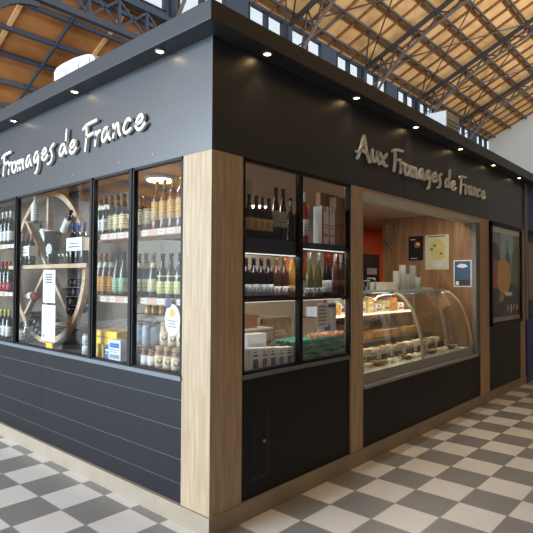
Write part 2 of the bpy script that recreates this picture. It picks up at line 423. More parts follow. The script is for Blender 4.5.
# display windows, left face
def bayL(x0, x1):
    f = MB(); t = .022
    for q in (x0, x1-t): f.box(q, q+t, 0.0, .04, .962, ZF, BLACKF)
    f.box(x0, x1, 0, .04, ZF-.02, ZF, BLACKF); f.box(x0, x1, 0, .04, .962, .974, BLACKF)
    o = kp(f, 'window_frame'); p = MB(); p.box(x0+t, x1-t, .014, .018, .974, ZF-.02, GLASS); kp(p, 'pane', o)
bayL(-.875, -.281); bayL(-1.44, -.897); bayL(-2.90, -1.46); bayL(-4.3, -2.925)
for x in (-.886, -1.45, -2.912):
    b = MB(); b.box(x-.0125, x+.0125, -.008, .05, .962, ZF, BLACKF); kp(b, 'mullion')
def bayR(y0, y1):
    f = MB(); t = .022
    for q in (y0, y1-t): f.box(-.04, 0, q, q+t, .965, ZF, BLACKF)
    f.box(-.04, 0, y0, y1, ZF-.02, ZF, BLACKF); f.box(-.04, 0, y0, y1, .965, .985, BLACKF)
    o = kp(f, 'window_frame'); p = MB(); p.box(-.018, -.014, y0+t, y1-t, .985, ZF-.02, GLASSD); kp(p, 'pane', o)
bayR(.285, .92); bayR(.92, 1.61)
# shelves behind the glass
def shelf(x0, x1, y0, y1, z, th, m, strip=None):
    b = MB(); b.box(x0, x1, y0, y1, z-th, z, m); o = kp(b, 'shelf'); return o
PINK = M('price_strip', 196, 160, 150, .6)
def stripL(x0, x1, z):
    b = MB(); b.box(x0, x1, .052, .0545, z-.045, z-.005, PINK)
    x = x0+.05
    while x < x1-.06:
        b.box(x, x+.07, .050, .052, z-.042, z-.008, PAPER)
        for k in range(4): b.box(x+.008+k*.014, x+.016+k*.014, .0495, .050, z-.03, z-.018, INK)
        x += random.choice((.11, .2, .14))
    kp(b, 'price_strip')
for z in (1.97, 1.47):
    shelf(-1.02, -.281, .055, .30, z, .05, PALE); stripL(-.87, -.29, z)
    b = MB(); b.prism([(-1.455, .055), (-1.03, .055), (-1.03, .30), (-1.605, .30), (-1.605, .112), (-1.455, .112)], z-.05, z, PALE, 'xy'); kp(b, 'shelf'); stripL(-1.43, -.91, z)
    shelf(-4.2, -3.24, .055, .165, z, .05, PALE); stripL(-4.1, -2.95, z)
shelf(-1.1, -.5, .14, .30, 1.335, .03, TAUPE)
shelf(-.24, -.042, .285, .925, 1.90, .11, NAVY); shelf(-.24, -.042, .935, 1.72, 1.90, .05, NAVY)
shelf(-.24, -.042, .285, 1.72, 1.47, .02, BLACKF)
def strip(x0, x1, y0, y1, z, e):
    b = MB(); b.box(x0, x1, y0, y1, z-.006, z, STRIP2); o = kp(b, 'shelf_light')
    l = bpy.data.lights.new('shelf_strip_lamp', 'AREA'); l.shape = 'RECTANGLE'; l.size = x1-x0; l.size_y = y1-y0; l.energy = e; l.color = (1, .95, .88)
    lo = bpy.data.objects.new('shelf_strip_lamp', l); C.objects.link(lo); lo.location = ((x0+x1)/2, (y0+y1)/2, z-.008); lo.parent = ks
strip(-.06, -.045, .31, .92, 1.79, .9); strip(-.06, -.045, .94, 1.58, 1.85, .5)  # first strip is real; second is added to brighten the next window
strip(-.10, -.085, .31, 1.58, 1.45, 1.5)  # added strip under the middle shelf, only there to light the lower goods
# interior
IW = mat('interior_cream', srgb(206, 196, 178), .7)
CEILM = mat('interior_ceiling', srgb(176, 150, 128), .6)
b = MB(); b.box(XL, -1.52, .43, .46, .12, 2.5, M('backboard_brown', 98, 80, 68, .65)); kp(b, 'display_backboard')
b = MB(); b.prism([(XL, .05), (-.05, .05), (-.05, YR-.02), (-2.2, YR-.02), (-2.2, 2.3), (XL, 2.3)], 2.5, 2.53, CEILM, 'xy'); kp(b, 'interior_ceiling')
b = MB(); b.prism([(XL, .05), (-.05, .05), (-.05, YR-.02), (-2.2, YR-.02), (-2.2, 2.3), (XL, 2.3)], .02, .06, TAUPE, 'xy'); kp(b, 'interior_floor')
b = MB(); b.box(-2.25, -2.2, 2.3, 4.3, .06, 2.5, IW); kp(b, 'interior_wall')
b = MB(); b.box(-2.25, -2.2, 4.3, YR-.02, .06, 2.5, ORANGE); kp(b, 'interior_wall', label='orange painted wall behind the counter')
b = MB(); b.box(-4.55, -2.2, 2.25, 2.3, .06, 2.5, IW); kp(b, 'interior_wall')
b = MB(); b.box(XL, XL+.04, .05, 2.3, .06, 2.5, IW); kp(b, 'interior_wall')
b = MB(); b.box(-2.2, -.06, YR-.06, YR-.02, .06, 2.5, ORANGE); kp(b, 'interior_wall')
b = MB(); b.box(-1.34, -.05, 4.56, 4.60, .06, 2.5, OAKD); kp(b, 'partition_wall', label='golden wood veneer partition with posters')
# serving opening lining
b = MB(); b.box(-.16, .012, 1.81, 4.70, 2.355, 2.40, M('shutter_grey', 176, 178, 168, .5)); b.box(-.2, 0, 1.81, 4.70, 2.40, 2.43, OAK); kp(b, 'shutter_housing')
b = MB()
for y in (4.545, 4.60, 4.66): b.box(-.05, .004, y, y+.028, .65, 2.355, M('rail_grey', 116, 116, 110, .45))
b.box(-.049, -.006, 4.548, 4.698, .65, 2.354, OAKD); kp(b, 'shutter_rail')
b = MB(); b.box(-.03, .02, 1.81, 4.56, .645, .672, STEEL); kp(b, 'counter_rail')
b = MB(); b.box(-.004, .03, 6.66, 6.70, 1.0, 3.16, STEEL); kp(b, 'corner_strip')
# downlights
def downlight(x, y):
    b = MB(); b.lathe([(.036, ZT), (.036, ZT-.008), (.026, ZT-.010), (.026, ZT-.002)], STEEL, 16, cx=x, cy=y); o = kp(b, 'downlight')
    b = MB(); b.lathe([(.001, ZT-.006), (.024, ZT-.006), (.024, ZT-.003)], WARMEM, 16, cx=x, cy=y); kp(b, 'lens', o)
    l = bpy.data.lights.new('downlight_lamp', 'SPOT'); l.energy = 1.6; l.color = (1, .78, .48); l.spot_size = R(75); l.spot_blend = .6; l.shadow_soft_size = .02
    lo = bpy.data.objects.new('downlight_lamp', l); C.objects.link(lo); lo.location = (x, y, ZT-.02); lo.parent = ks
for x in (-.44, -1.60, -2.80, -4.0): downlight(x, -.082)
for y in (.43, 1.57, 2.69, 3.85, 4.98, 6.12): downlight(.082, y)
# LED discs on interior ceiling
def led(x, y, e):
    t = thing('ceiling_lamp', None, None, (x, y, 2.5))
    b = MB(); b.lathe([(.14, 2.5), (.14, 2.475), (.12, 2.47)], WHITE, 24, cx=x, cy=y); b.build('rim', t)
    b = MB(); b.lathe([(.001, 2.465), (.118, 2.465), (.118, 2.47)], LEDEM, 24, cx=x, cy=y); b.build('diffuser', t)
    l = bpy.data.lights.new('ceiling_lamp_light', 'AREA'); l.shape = 'DISK'; l.size = .22; l.energy = e; l.color = (1, .86, .68)
    lo = bpy.data.objects.new('ceiling_lamp_light', l); C.objects.link(lo); lo.location = (0, 0, -.05); lo.parent = t
    return t
tag(led(-1.27, .55, 9), 'round white ceiling lamp glowing behind the bay beside the corner pillar', 'ceiling lamp', 'round lamps in the kiosk')
tag(led(-1.75, 2.3, 5), 'added unseen ceiling lamp over the work area left of the serving window', 'ceiling lamp', 'round lamps in the kiosk')  # added lamp, kept out of view to light the interior
t = thing('added_strip_lamp', 'added unseen strip lamp behind the head of the serving window', 'strip lamp', (-.25, 3.1, 2.5))  # added lamp, hidden by the lintel, lights the serving area
b = MB(); b.box(-.29, -.21, 1.95, 4.35, 2.47, 2.499, WHITE); b.build('housing', t)
b = MB(); b.box(-.28, -.22, 1.97, 4.33, 2.465, 2.47, LEDEM); b.build('diffuser', t)
l = bpy.data.lights.new('added_strip_light', 'AREA'); l.shape = 'RECTANGLE'; l.size = .06; l.size_y = 2.3; l.energy = 6; l.color = (1, .84, .66)
lo = bpy.data.objects.new('added_strip_light', l); C.objects.link(lo); lo.location = (0, 0, -.05); lo.parent = t
tag(led(-.8, 5.6, 8), 'added unseen ceiling lamp in front of the orange wall', 'ceiling lamp', 'round lamps in the kiosk')  # added lamp, set behind the partition where it stays unseen

# ------------------------------------------------------------------ sign lettering
def cat(pts, n=7):
    P = [Vector((p[0], p[1])) for p in pts]
    if len(P) == 2: return P
    out = []
    Q = [P[0]*2-P[1]]+P+[P[-1]*2-P[-2]]
    for i in range(1, len(Q)-2):
        p0, p1, p2, p3 = Q[i-1:i+3]
        for k in range(n):
            t = k/n
            out.append(.5*((2*p1)+(p2-p0)*t+(2*p0-5*p1+4*p2-p3)*t*t+(-p0+3*p1-3*p2+p3)*t*t*t))
    out.append(P[-1]); return out
SW = .0235
G = {
 'A': [[(0, -.01), (.05, .08), (.095, .19), (.105, .205), (.115, .19), (.15, .08), (.205, -.01)], [(-.01, .045), (.08, .07), (.165, .06)]],
 'u': [[(.01, .1), (.005, .05), (.03, .0), (.065, .01), (.09, .06), (.1, .1)], [(.1, .1), (.1, .04), (.125, .0)]],
 'x': [[(.0, .095), (.04, .06), (.09, .0), (.13, -.005)], [(.125, .105), (.07, .05), (-.005, -.01)]],
 'F': [[(.05, .185), (.05, .1), (.03, -.015)], [(-.005, .17), (.06, .195), (.20, .205)], [(.05, .095), (.15, .11)]],
 'r': [[(.015, .1), (.015, .05), (.005, -.005)], [(.012, .05), (.04, .09), (.075, .10)]],
 'o': [[(.045, .10), (.01, .082), (.0, .04), (.02, .002), (.06, .0), (.09, .04), (.085, .085), (.045, .10)]],
 'm': [[(.0, .095), (.01, .05), (.0, .0)], [(.005, .04), (.035, .09), (.06, .085), (.06, .0)], [(.06, .04), (.09, .09), (.12, .085), (.12, .03), (.135, .0)]],
 'n': [[(.0, .095), (.01, .05), (.0, .0)], [(.005, .04), (.04, .09), (.07, .085), (.075, .03), (.095, .0)]],
 'a': [[(.095, .09), (.05, .10), (.01, .06), (.005, .015), (.035, .0), (.075, .04), (.098, .09)], [(.098, .09), (.095, .03), (.12, .0)]],
 'g': [[(.095, .09), (.05, .10), (.01, .06), (.01, .02), (.04, .01), (.08, .05), (.098, .09)], [(.098, .09), (.092, .0), (.07, -.07), (.035, -.095)]],
 'e': [[(.005, .045), (.05, .05), (.085, .075), (.065, .102), (.025, .085), (.0, .04), (.025, .002), (.07, .005), (.11, .03)]],
 's': [[(.105, .115), (.075, .10), (.04, .075), (.065, .045), (.075, .0), (.045, -.04), (-.005, -.05)]],
 'd': [[(.09, .085), (.045, .09), (.005, .05), (.01, .005), (.05, .005), (.09, .05), (.11, .1)], [(.125, .205), (.112, .12), (.105, .04), (.12, .005)]],
 'c': [[(.09, .085), (.06, .1), (.02, .075), (.0, .035), (.03, .0), (.095, .02)]],
}
WORD = [('A', 0), ('u', .245), ('x', .385), ('F', .63), ('r', .785), ('o', .88), ('m', 1.01), ('a', 1.20), ('g', 1.365), ('e', 1.53), ('s', 1.655),
        ('d', 1.87), ('e', 2.05), ('F', 2.28), ('r', 2.46), ('a', 2.565), ('n', 2.73), ('c', 2.87), ('e', 3.03)]
def stroke(mb, pts, w, P, d0, d1):
    P2 = cat(pts); n = len(P2); L = []; Rr = []
    for i, p in enumerate(P2):
        d = (P2[min(i+1, n-1)]-P2[max(i-1, 0)]).normalized(); q = Vector((-d.y, d.x))
        L.append(p+q*w/2); Rr.append(p-q*w/2)
    d = (P2[0]-P2[1]).normalized(); q = Vector((-d.y, d.x))
    cap0 = [P2[0]+(q*math.cos(a)+d*math.sin(a))*w/2 for a in [math.pi*k/6 for k in range(1, 6)]]
    d = (P2[-1]-P2[-2]).normalized(); q2 = Vector((-d.y, d.x))
    cap1 = [P2[-1]+(q2*math.cos(a)+d*math.sin(a))*w/2 for a in [math.pi*k/6 for k in range(1, 6)]]
    vs = []; fs = []
    for dd in (d0, d1):
        for a, b_ in zip(L, Rr): vs += [P(a, dd), P(b_, dd)]
    N = 2*n
    for i in range(n-1):
        a = 2*i
        fs += [(a, a+1, a+3, a+2), (N+a, N+a+2, N+a+3, N+a+1), (a, a+2, N+a+2, N+a), (a+1, N+a+1, N+a+3, a+3)]
    base = len(vs)
    for c, i0 in ((cap0, 0), (cap1, 2*(n-1))):
        b0 = len(vs)
        for dd in (d0, d1):
            for p in c: vs.append(P(p, dd))
        if i0 == 0: ring = [1]+[b0+k for k in range(5)]+[0]; ring2 = [N+1]+[b0+5+k for k in range(5)]+[N]
        else: ring = [i0]+[b0+k for k in range(5)]+[i0+1]; ring2 = [N+i0]+[b0+5+k for k in range(5)]+[N+i0+1]
        fs.append(tuple(ring)); fs.append(tuple(reversed(ring2)))
        for k in range(6): fs.append((ring[k], ring[k+1], ring2[k+1], ring2[k]))
    mb.add(vs, fs, LETTER)
def sign(label, loc, P):
    t = thing('shop_sign', label, 'sign', loc, 'shop name signs')
    for ch, x0 in WORD:
        b = MB()
        for st in G[ch]: stroke(b, [(x+x0, y+(.012*math.sin(x0*5))) for x, y in st], SW, P, 0.012, .034)
        b.build('letter', t)
sign('white handwritten shop name lettering on the left face of the fascia', (-3.82, 0, 2.68), lambda p, d: Vector((p.x-3.82, -d, 2.685+p.y)))
sign('white handwritten shop name lettering on the right face above the serving window', (0, 1.68, 2.68), lambda p, d: Vector((d, 1.68+p.x, 2.68+p.y)))

# ------------------------------------------------------------------ bottles
PROF = {
 'bordeaux': [(.001, 0), (.034, 0), (.037, .01), (.037, .195), (.030, .22), (.015, .245), (.0135, .30), (.016, .302), (.016, .318), (.001, .318)],
 'burgundy': [(.001, 0), (.038, 0), (.041, .01), (.041, .14), (.034, .185), (.018, .235), (.014, .27), (.0135, .30), (.016, .302), (.016, .318), (.001, .318)],
 'spirit': [(.001, 0), (.038, 0), (.041, .01), (.041, .16), (.036, .19), (.016, .215), (.014, .26), (.018, .262), (.018, .285), (.001, .285)],
 'flute': [(.001, 0), (.033, 0), (.036, .01), (.036, .13), (.028, .20), (.016, .27), (.013, .34), (.016, .342), (.016, .36), (.001, .36)],
 'squat': [(.001, 0), (.044, 0), (.047, .012), (.046, .11), (.034, .15), (.015, .175), (.013, .22), (.018, .222), (.018, .245), (.001, .245)],
}
def interp(prof, z):
    for (r0, z0), (r1, z1) in zip(prof, prof[1:]):
        if z0 <= z <= z1 and z1 > z0: return r0+(r1-r0)*(z-z0)/(z1-z0)
    return prof[-2][0]
def make_bottle(kind, glass, lab, foil, h, name='wine_bottle', lz=(.05, .145), neck=None, scale_r=1.0, medal=None):
    k = h/PROF[kind][-1][1]; pr = [(r*scale_r, z*k) for r, z in PROF[kind]]
    root = thing(name, None, None, (0, 0, 0))
    b = MB(); b.lathe(pr, glass, 14); b.build('glass_body', root)
    if lab:
        z0, z1 = lz[0]*k, lz[1]*k; b = MB()
        b.lathe([(interp(pr, z)+.0012, z) for z in (z0, (z0+z1)/2, z1)], lab, 14)
        # printed lines on label
        for q, zz in enumerate((.3, .5, .65)):
            z = z0+(z1-z0)*zz; rr_ = interp(pr, z)+.0018
            for sgn in range(14):
                a0 = 2*math.pi*sgn/14
                if sgn % 2 == 0: b.add([(rr_*math.cos(a0), rr_*math.sin(a0), z), (rr_*math.cos(a0+.449), rr_*math.sin(a0+.449), z), (rr_*math.cos(a0+.449), rr_*math.sin(a0+.449), z+.006), (rr_*math.cos(a0), rr_*math.sin(a0), z+.006)], [(0, 1, 2, 3)], INK)
        b.build('label', root)
    if neck:
        b = MB(); z0, z1 = h*.66, h*.78; b.lathe([(interp(pr, z0)+.0015, z0), (interp(pr, (z0+z1)/2)+.0015, (z0+z1)/2), (interp(pr, z1)+.0015, z1)], neck, 12); b.build('neck_label', root)
    if foil:
        b = MB(); z0 = h*.82; b.lathe([(interp(pr, z0)+.001, z0), (interp(pr, h*.94)+.001, h*.94), (.0175*scale_r, h*.945), (.0175*scale_r, h), (.001, h+.001)], foil, 12); b.build('cap', root)
    return root
used = {}
def place(key, proto, loc, label, catg, group, rot=None, scale=None):
    if key not in used:
        used[key] = 1; o = proto; o.location = loc; o['category'] = catg; o['label'] = label; o['group'] = group
        if rot: o.rotation_euler = rot
    else:
        o = dup(proto, loc, label, group, rot)
    return o
PR = {}
def bottles(kind_args, key, xs, y, z, desc, where, group, catg='bottle', axis='L', start=0):
    if key not in PR: PR[key] = make_bottle(**kind_args)
    for i, x in enumerate(xs):
        loc = (x, y, z) if axis == 'L' else (y, x, z)
        lab = '%s, %s from left%s' % (desc, ORD[i+start], where)
        place(key, PR[key], loc, lab, catg, group, rot=(0, 0, 0))
A_ = ' on the top shelf beside corner pillar'
bottles(dict(kind='spirit', glass=ROSE, lab=CREAM, foil=BLKF, h=.27, lz=(.05, .17)), 'a1', (-.94, -.835), .12, 1.97, 'brown bottle with cream label', A_, 'bottles on the top shelf beside the corner pillar')
bottles(dict(kind='bordeaux', glass=ROSE, lab=TAN, foil=GOLD, h=.36, lz=(.06, .18)), 'a2', (-.735, -.64, -.545, -.45), .12, 1.97, 'tall brown bottle with tan label', A_, 'bottles on the top shelf beside the corner pillar', start=2)
A_ = ' on middle shelf beside corner pillar'
bottles(dict(kind='burgundy', glass=DKG, lab=CREAM, foil=COPF, h=.33, lz=(.04, .13), neck=CREAM), 'a3', (-.95, -.86, -.765), .12, 1.47, 'dark champagne bottle with cream label', A_, 'bottles on the middle shelf beside the corner pillar')
bottles(dict(kind='burgundy', glass=DKG, lab=M('label_lime_cream', 216, 214, 150, .6), foil=BLKF, h=.32, lz=(.03, .16)), 'a4', (-.655, -.555, -.455), .12, 1.47, 'dark bottle with yellow-green label', A_, 'bottles on the middle shelf beside the corner pillar', start=3)
B_ = ' on top shelf of second bay'
bottles(dict(kind='burgundy', glass=DKB, lab=PAPER, foil=BLKF, h=.33, lz=(.04, .13), neck=WHF), 'b1', (-1.57, -1.485), .155, 1.97, 'black bottle with white label', B_, 'bottles on the top shelf left of the corner bay')
bottles(dict(kind='burgundy', glass=DKB, lab=CREAM, foil=BLKF, h=.33, lz=(.04, .15)), 'b2', (-1.395, -1.305, -1.215), .155, 1.97, 'black bottle with cream label', B_, 'bottles on the top shelf left of the corner bay', start=2)
B_ = ' on middle shelf of second bay'
bottles(dict(kind='burgundy', glass=ROSE, lab=ORL, foil=COPF, h=.35, lz=(.03, .14), neck=WHF), 'b3', (-1.565, -1.48, -1.395), .155, 1.47, 'orange-labelled bottle with white neck tag', B_, 'bottles on the middle shelf left of the corner bay')
bottles(dict(kind='burgundy', glass=DKG, lab=GRL, foil=BLKF, h=.35, lz=(.03, .13)), 'b4', (-1.305, -1.21), .155, 1.47, 'dark bottle with pale green label', B_, 'bottles on the middle shelf left of the corner bay', start=3)
D_ = ' on %s shelf of leftmost bay'
XD = (-3.72, -3.62, -3.52, -3.42, -3.32)
bottles(dict(kind='bordeaux', glass=DKB, lab=PAPER, foil=WHF, h=.36, lz=(.04, .13)), 'd1', XD, .12, 1.97, 'black wine bottle with white cap', D_ % 'top', 'bottles on the top shelf of the leftmost bay')
bottles(dict(kind='bordeaux', glass=DKB, lab=REDF, foil=REDF, h=.32, lz=(.01, .09)), 'd2', XD, .12, 1.47, 'black wine bottle with red label', D_ % 'middle', 'bottles on the middle shelf of the leftmost bay')
bottles(dict(kind='bordeaux', glass=DKB, lab=PAPER, foil=LIMEF, h=.31, lz=(.03, .14)), 'd3', XD, .12, .962, 'black wine bottle with lime cap', D_ % 'bottom', 'bottles on the sill of the leftmost bay')
# right windows
W_ = ' on top shelf of right face'
bottles(dict(kind='bordeaux', glass=DKB, lab=TAN, foil=BLKF, h=.31, lz=(.06, .15), scale_r=.85), 'w1', (.47, .545, .61, .68), -.12, 1.90, 'black bottle with tan label', W_, 'bottles on the top shelf of the right face windows', axis='R')
bottles(dict(kind='flute', glass=DKG, lab=M('label_blue_cream', 170, 178, 160, .6), foil=BLKF, h=.40, lz=(.09, .2)), 'w2', (.76, .845), -.12, 1.90, 'tall dark bottle with grey-green label', W_, 'bottles on the top shelf of the right face windows', axis='R', start=4)
bottles(dict(kind='squat', glass=DKB, lab=None, foil=STEEL, h=.34, scale_r=.8), 'w3', (.95, 1.03), -.13, 1.90, 'black squat decanter bottle with silver cap', W_, 'bottles on the top shelf of the right face windows', axis='R', start=6)
bottles(dict(kind='bordeaux', glass=REDF, lab=PAPER, foil=WHF, h=.42, lz=(.05, .15)), 'w4', (1.175,), -.17, 1.90, 'tall red bottle with white capped neck', W_, 'bottles on the top shelf of the right face windows', axis='R', start=8)
W_ = ' on middle shelf of right face'
bottles(dict(kind='bordeaux', glass=DKB, lab=WBL, foil=BLKF, h=.29, lz=(.02, .11)), 'w5', (.44, .52, .60, .68), -.12, 1.47, 'dark bottle with pale blue label', W_, 'bottles on the middle shelf of the right face windows', axis='R')
bottles(dict(kind='bordeaux', glass=ROSE, lab=PAPER, foil=GOLD, h=.30, lz=(.02, .09)), 'w6', (.77, .86), -.12, 1.47, 'brown bottle with white label', W_, 'bottles on the middle shelf of the right face windows', axis='R', start=4)
bottles(dict(kind='flute', glass=GOLDL, lab=TAN, foil=WHF, h=.36, lz=(.02, .09)), 'w7', (.95, 1.03), -.12, 1.47, 'slender golden bottle', W_, 'bottles on the middle shelf of the right face windows', axis='R', start=6)
bottles(dict(kind='flute', glass=OLIVE, lab=PAPER, foil=WHF, h=.36, lz=(.03, .07)), 'w8', (1.18, 1.30), -.12, 1.47, 'slender olive bottle with white cap', W_, 'bottles on the middle shelf of the right face windows', axis='R', start=8)
bottles(dict(kind='burgundy', glass=DKB, lab=PAPER, foil=REDF, h=.35, lz=(.03, .12)), 'w9', (1.43,), -.12, 1.47, 'black bottle with red cap', W_, 'bottles on the middle shelf of the right face windows', axis='R', start=10)
bottles(dict(kind='bordeaux', glass=ROSE, lab=M('label_dark_red', 110, 50, 44, .6), foil=WHF, h=.36, lz=(.05, .12)), 'w10', (1.55, 1.64), -.12, 1.47, 'brown bottle with dark red label', W_, 'bottles on the middle shelf of the right face windows', axis='R', start=11)

# jars
def make_jar(r, h, body, lid, lab, disc=None, name='spice_jar'):
    root = thing(name, None, None)
    b = MB(); b.lathe([(.001, 0), (r*.93, 0), (r, .008), (r, h*.72), (r*.8, h*.82), (r*.8, h*.84)], body, 16); b.build('glass_body', root)
    b = MB(); b.lathe([(r*.86, h*.84), (r*.88, h*.85), (r*.88, h*.98), (r*.8, h), (.001, h)], lid, 16); b.build('lid', root)
    if lab:
        b = MB(); b.lathe([(r+.001, h*.12), (r+.001, h*.62)], lab, 16)
        b.build('label', root)
    if disc:
        b = MB(); a0 = R(-48)
        vs = [((r+.002)*math.cos(a0+.55*math.cos(t)), (r+.002)*math.sin(a0+.55*math.cos(t)), h*.38+.55*r*math.sin(t)) for t in [2*math.pi*k/12 for k in range(12)]]
        b.add(vs, [tuple(range(12))], disc); b.build('round_emblem', root)
    return root
SPICE = M('spice_red', 120, 60, 36, .4, vary=.3, vscale=40)
LIDB = M('lid_brown', 128, 92, 66, .5)
CORK = M('lid_cork', 170, 132, 92, .7)
JG = 'jars standing at the foot of the bay beside the corner pillar'
J = {}
def jars(key, mk, pos, desc, where, group=JG):
    if key not in J: J[key] = mk()
    for i, p in enumerate(pos): place(key, J[key], p, '%s, %s from left %s' % (desc, ORD[i], where), 'jar', group, rot=(0, 0, 0))
jars('j1', lambda: make_jar(.036, .135, SPICE, LIDB, PAPER), [(-.895, .09, .962), (-.81, .09, .962), (-.725, .09, .962)], 'spice jar with white label', 'on the sill beside corner pillar')
jars('j2', lambda: make_jar(.041, .165, SPICE, CORK, CREAM, PUR), [(-.63, .09, .962), (-.535, .09, .962), (-.44, .09, .962)], 'jar with cream label and purple emblem', 'on the sill beside pillar')
b = MB(); b.box(-1.1, -.35, .15, .28, .962, 1.10, TAUPE); tag(b.build('display_riser'), 'low brown riser block behind the spice jars on the sill', 'riser')
jars('j3', lambda: make_jar(.047, .175, M('jar_blue_grey', 138, 150, 162, .4), M('lid_dark_red', 104, 44, 44, .5), None, name='terrine_jar'), [(-1.05, .2, 1.10), (-.94, .2, 1.10), (-.83, .2, 1.10)], 'blue-grey jar with dark red lid', 'on the riser block')
jars('j4', lambda: make_jar(.042, .19, M('jar_ochre', 190, 160, 110, .4), CORK, CREAM, PUR, 'honey_jar'), [(-.72, .2, 1.10), (-.62, .2, 1.10), (-.52, .2, 1.10)], 'cream jar with cork lid', 'on the riser block')
jars('j5', lambda: make_jar(.03, .075, GOLDL, GOLD, None, None, 'honey_pot'), [(-.95+.09*i, .21, 1.335) for i in range(5)], 'tiny golden pot', 'on the small dark shelf beside pillar', 'golden pots on the small dark shelf')
# oval sign and small tag on glass
b = MB(); ov = lambda cx, cz, a, c, n=28: [(cx+a*math.cos(2*math.pi*k/n), cz+c*math.sin(2*math.pi*k/n)) for k in range(n)]
b.prism(ov(-.41, 1.325, .083, .108), .024, .020, PAPER)
b.prism(ov(-.41, 1.37, .028, .03, 16), .0195, .0185, M('print_amber', 226, 168, 60)); 
for z, w_ in ((1.315, .05), (1.295, .035), (1.275, .045)): b.box(-.41-w_, -.41+w_, .0185, .0195, z, z+.008, INK)
tag(b.build('oval_sign'), 'white oval sticker with amber dot on the glass beside the corner pillar', 'sticker')
b = MB(); b.prism(ov(-.455, 1.44, .035, .035, 14), .024, .020, PUR); tag(b.build('round_sticker'), 'small purple round sticker on the glass above the oval one', 'sticker')
# yellow, blue and white cartons in second bay
def carton(name, x0, x1, y0, y1, z0, z1, m, pm, label, catg='box', group=None, face='L', art=None, mirror=None):
    t = thing(name, label, catg, ((x0+x1)/2, (y0+y1)/2, z0), group)
    b = MB(); b.box(x0, x1, y0, y1, z0, z1, m); b.build('carton_body', t, .003)
    b = MB(); h = z1-z0
    if face == 'L':
        w_ = x1-x0
        for (a, c, e, g_, mm) in (art or [(.15, .85, .55, .7, pm), (.15, .6, .35, .42, pm)]):
            b.box(x0+a*w_, x0+c*w_, y0-.0012, y0+.0, z0+e*h, z0+g_*h, mm)
    else:
        w_ = y1-y0
        for (a, c, e, g_, mm) in (art or [(.15, .85, .55, .7, pm), (.15, .6, .35, .42, pm)]):
            b.box(x1, x1+.0012, y0+a*w_, y0+c*w_, z0+e*h, z0+g_*h, mm)
    b.build('printed_panel', t)
    return t
carton('product_box', -1.58, -1.38, .08, .26, .962, 1.07, YEL, INK, 'yellow carton with black print, lower of the two in second bay', group='cartons at the foot of the second bay', art=[(.1, .45, .1, .4, INK)])
carton('product_box', -1.555, -1.22, .10, .27, 1.07, 1.18, YEL, M('print_ochre', 190, 140, 20), 'yellow carton lying on another yellow carton in second bay', group='cartons at the foot of the second bay', art=[(.1, .6, .45, .6, M('print_ochre', 190, 140, 20))])
carton('product_box', -1.375, -1.31, .09, .26, .962, 1.068, BLU, WHITE, 'narrow blue carton between yellow and white cartons', group='cartons at the foot of the second bay')
carton('product_box', -1.27, -1.10, .06, .12, .962, 1.125, M('carton_pale_blue', 206, 220, 232, .5), BLU, 'white and blue carton in front of the yellow cartons', group='cartons at the foot of the second bay',
       art=[(.1, .9, .62, .85, BLU), (.1, .9, .5, .53, INK), (.1, .7, .4, .43, INK), (.1, .9, .12, .3, M('print_steel', 120, 140, 160))])

# ------------------------------------------------------------------ wheel rack
WC = (-2.60, 1.72)
wr = thing('wheel_rack', 'round wooden wheel-shaped wine rack with spokes in the widest bay', 'wine rack', (WC[0], .05, .975))
def P2(r, a, y): return (WC[0]+r*math.cos(a), y, WC[1]+r*math.sin(a))
b = MB(); n = 56; vs = []; fs = []
for k in range(n):
    a = 2*math.pi*k/n
    for r_, y_ in ((.752, .175), (.752, .227), (.700, .227), (.700, .175)): vs.append(P2(r_, a, y_))
for k in range(n):
    k2 = (k+1) % n
    for q in range(4): fs.append((4*k+q, 4*k+(q+1) % 4, 4*k2+(q+1) % 4, 4*k2+q))
b.add(vs, fs, PALE); b.build('rim', wr)
for a in (90, 135, 45, 225, 315, 270):
    b = MB(); b.bar(P2(.02, R(a), .200), P2(.71, R(a), .200), .034, .05, PALE, up=(0, 1, 0)); b.build('spoke', wr)
b = MB(); b.box(WC[0]-.60, WC[0]+.60, .055, .40, WC[1]-.018, WC[1]+.018, PALE); b.build('shelf_bar', wr)
b = MB(); b.box(WC[0]+.22, WC[0]+.50, .15, .30, WC[1]-.555, WC[1]-.53, PALE); b.build('small_ledge', wr)
b = MB(); b.box(-2.82, -2.69, .08, .185, 2.165, 2.18, TAUPE); b.build('small_ledge', wr)
ZB = WC[1]+.018
def simple_bottle(key, args, loc, label, group, rot=(0, 0, 0), catg='bottle'):
    if key not in PR: PR[key] = make_bottle(**args)
    return place(key, PR[key], loc, label, catg, group, rot)
for i, x in enumerate((-2.975, -2.875, -2.775)):
    simple_bottle('c1', dict(kind='bordeaux', glass=DKB, lab=None, foil=PINKF, h=.32), (x, .105, 1.739), 'dark bottle with pink cap in white sleeve, %s from left on the wheel shelf' % ORD[i], 'bottles sleeved in threes on the wheel rack shelf')
for i, x in enumerate((-1.94, -1.845, -1.75)):
    simple_bottle('c2', dict(kind='bordeaux', glass=DKB, lab=None, foil=BLUEF, h=.36), (x, .105, 1.739), 'dark bottle with blue cap in white sleeve, %s of three on the wheel shelf' % ORD[i], 'bottles sleeved in threes on the wheel rack shelf')
b = MB(); b.box(-3.20, WC[0]-.60, .055, .166, WC[1]-.018, WC[1]+.018, PALE); b.box(WC[0]+.60, -1.62, .055, .166, WC[1]-.018, WC[1]+.018, PALE); b.build('shelf_bar', wr)
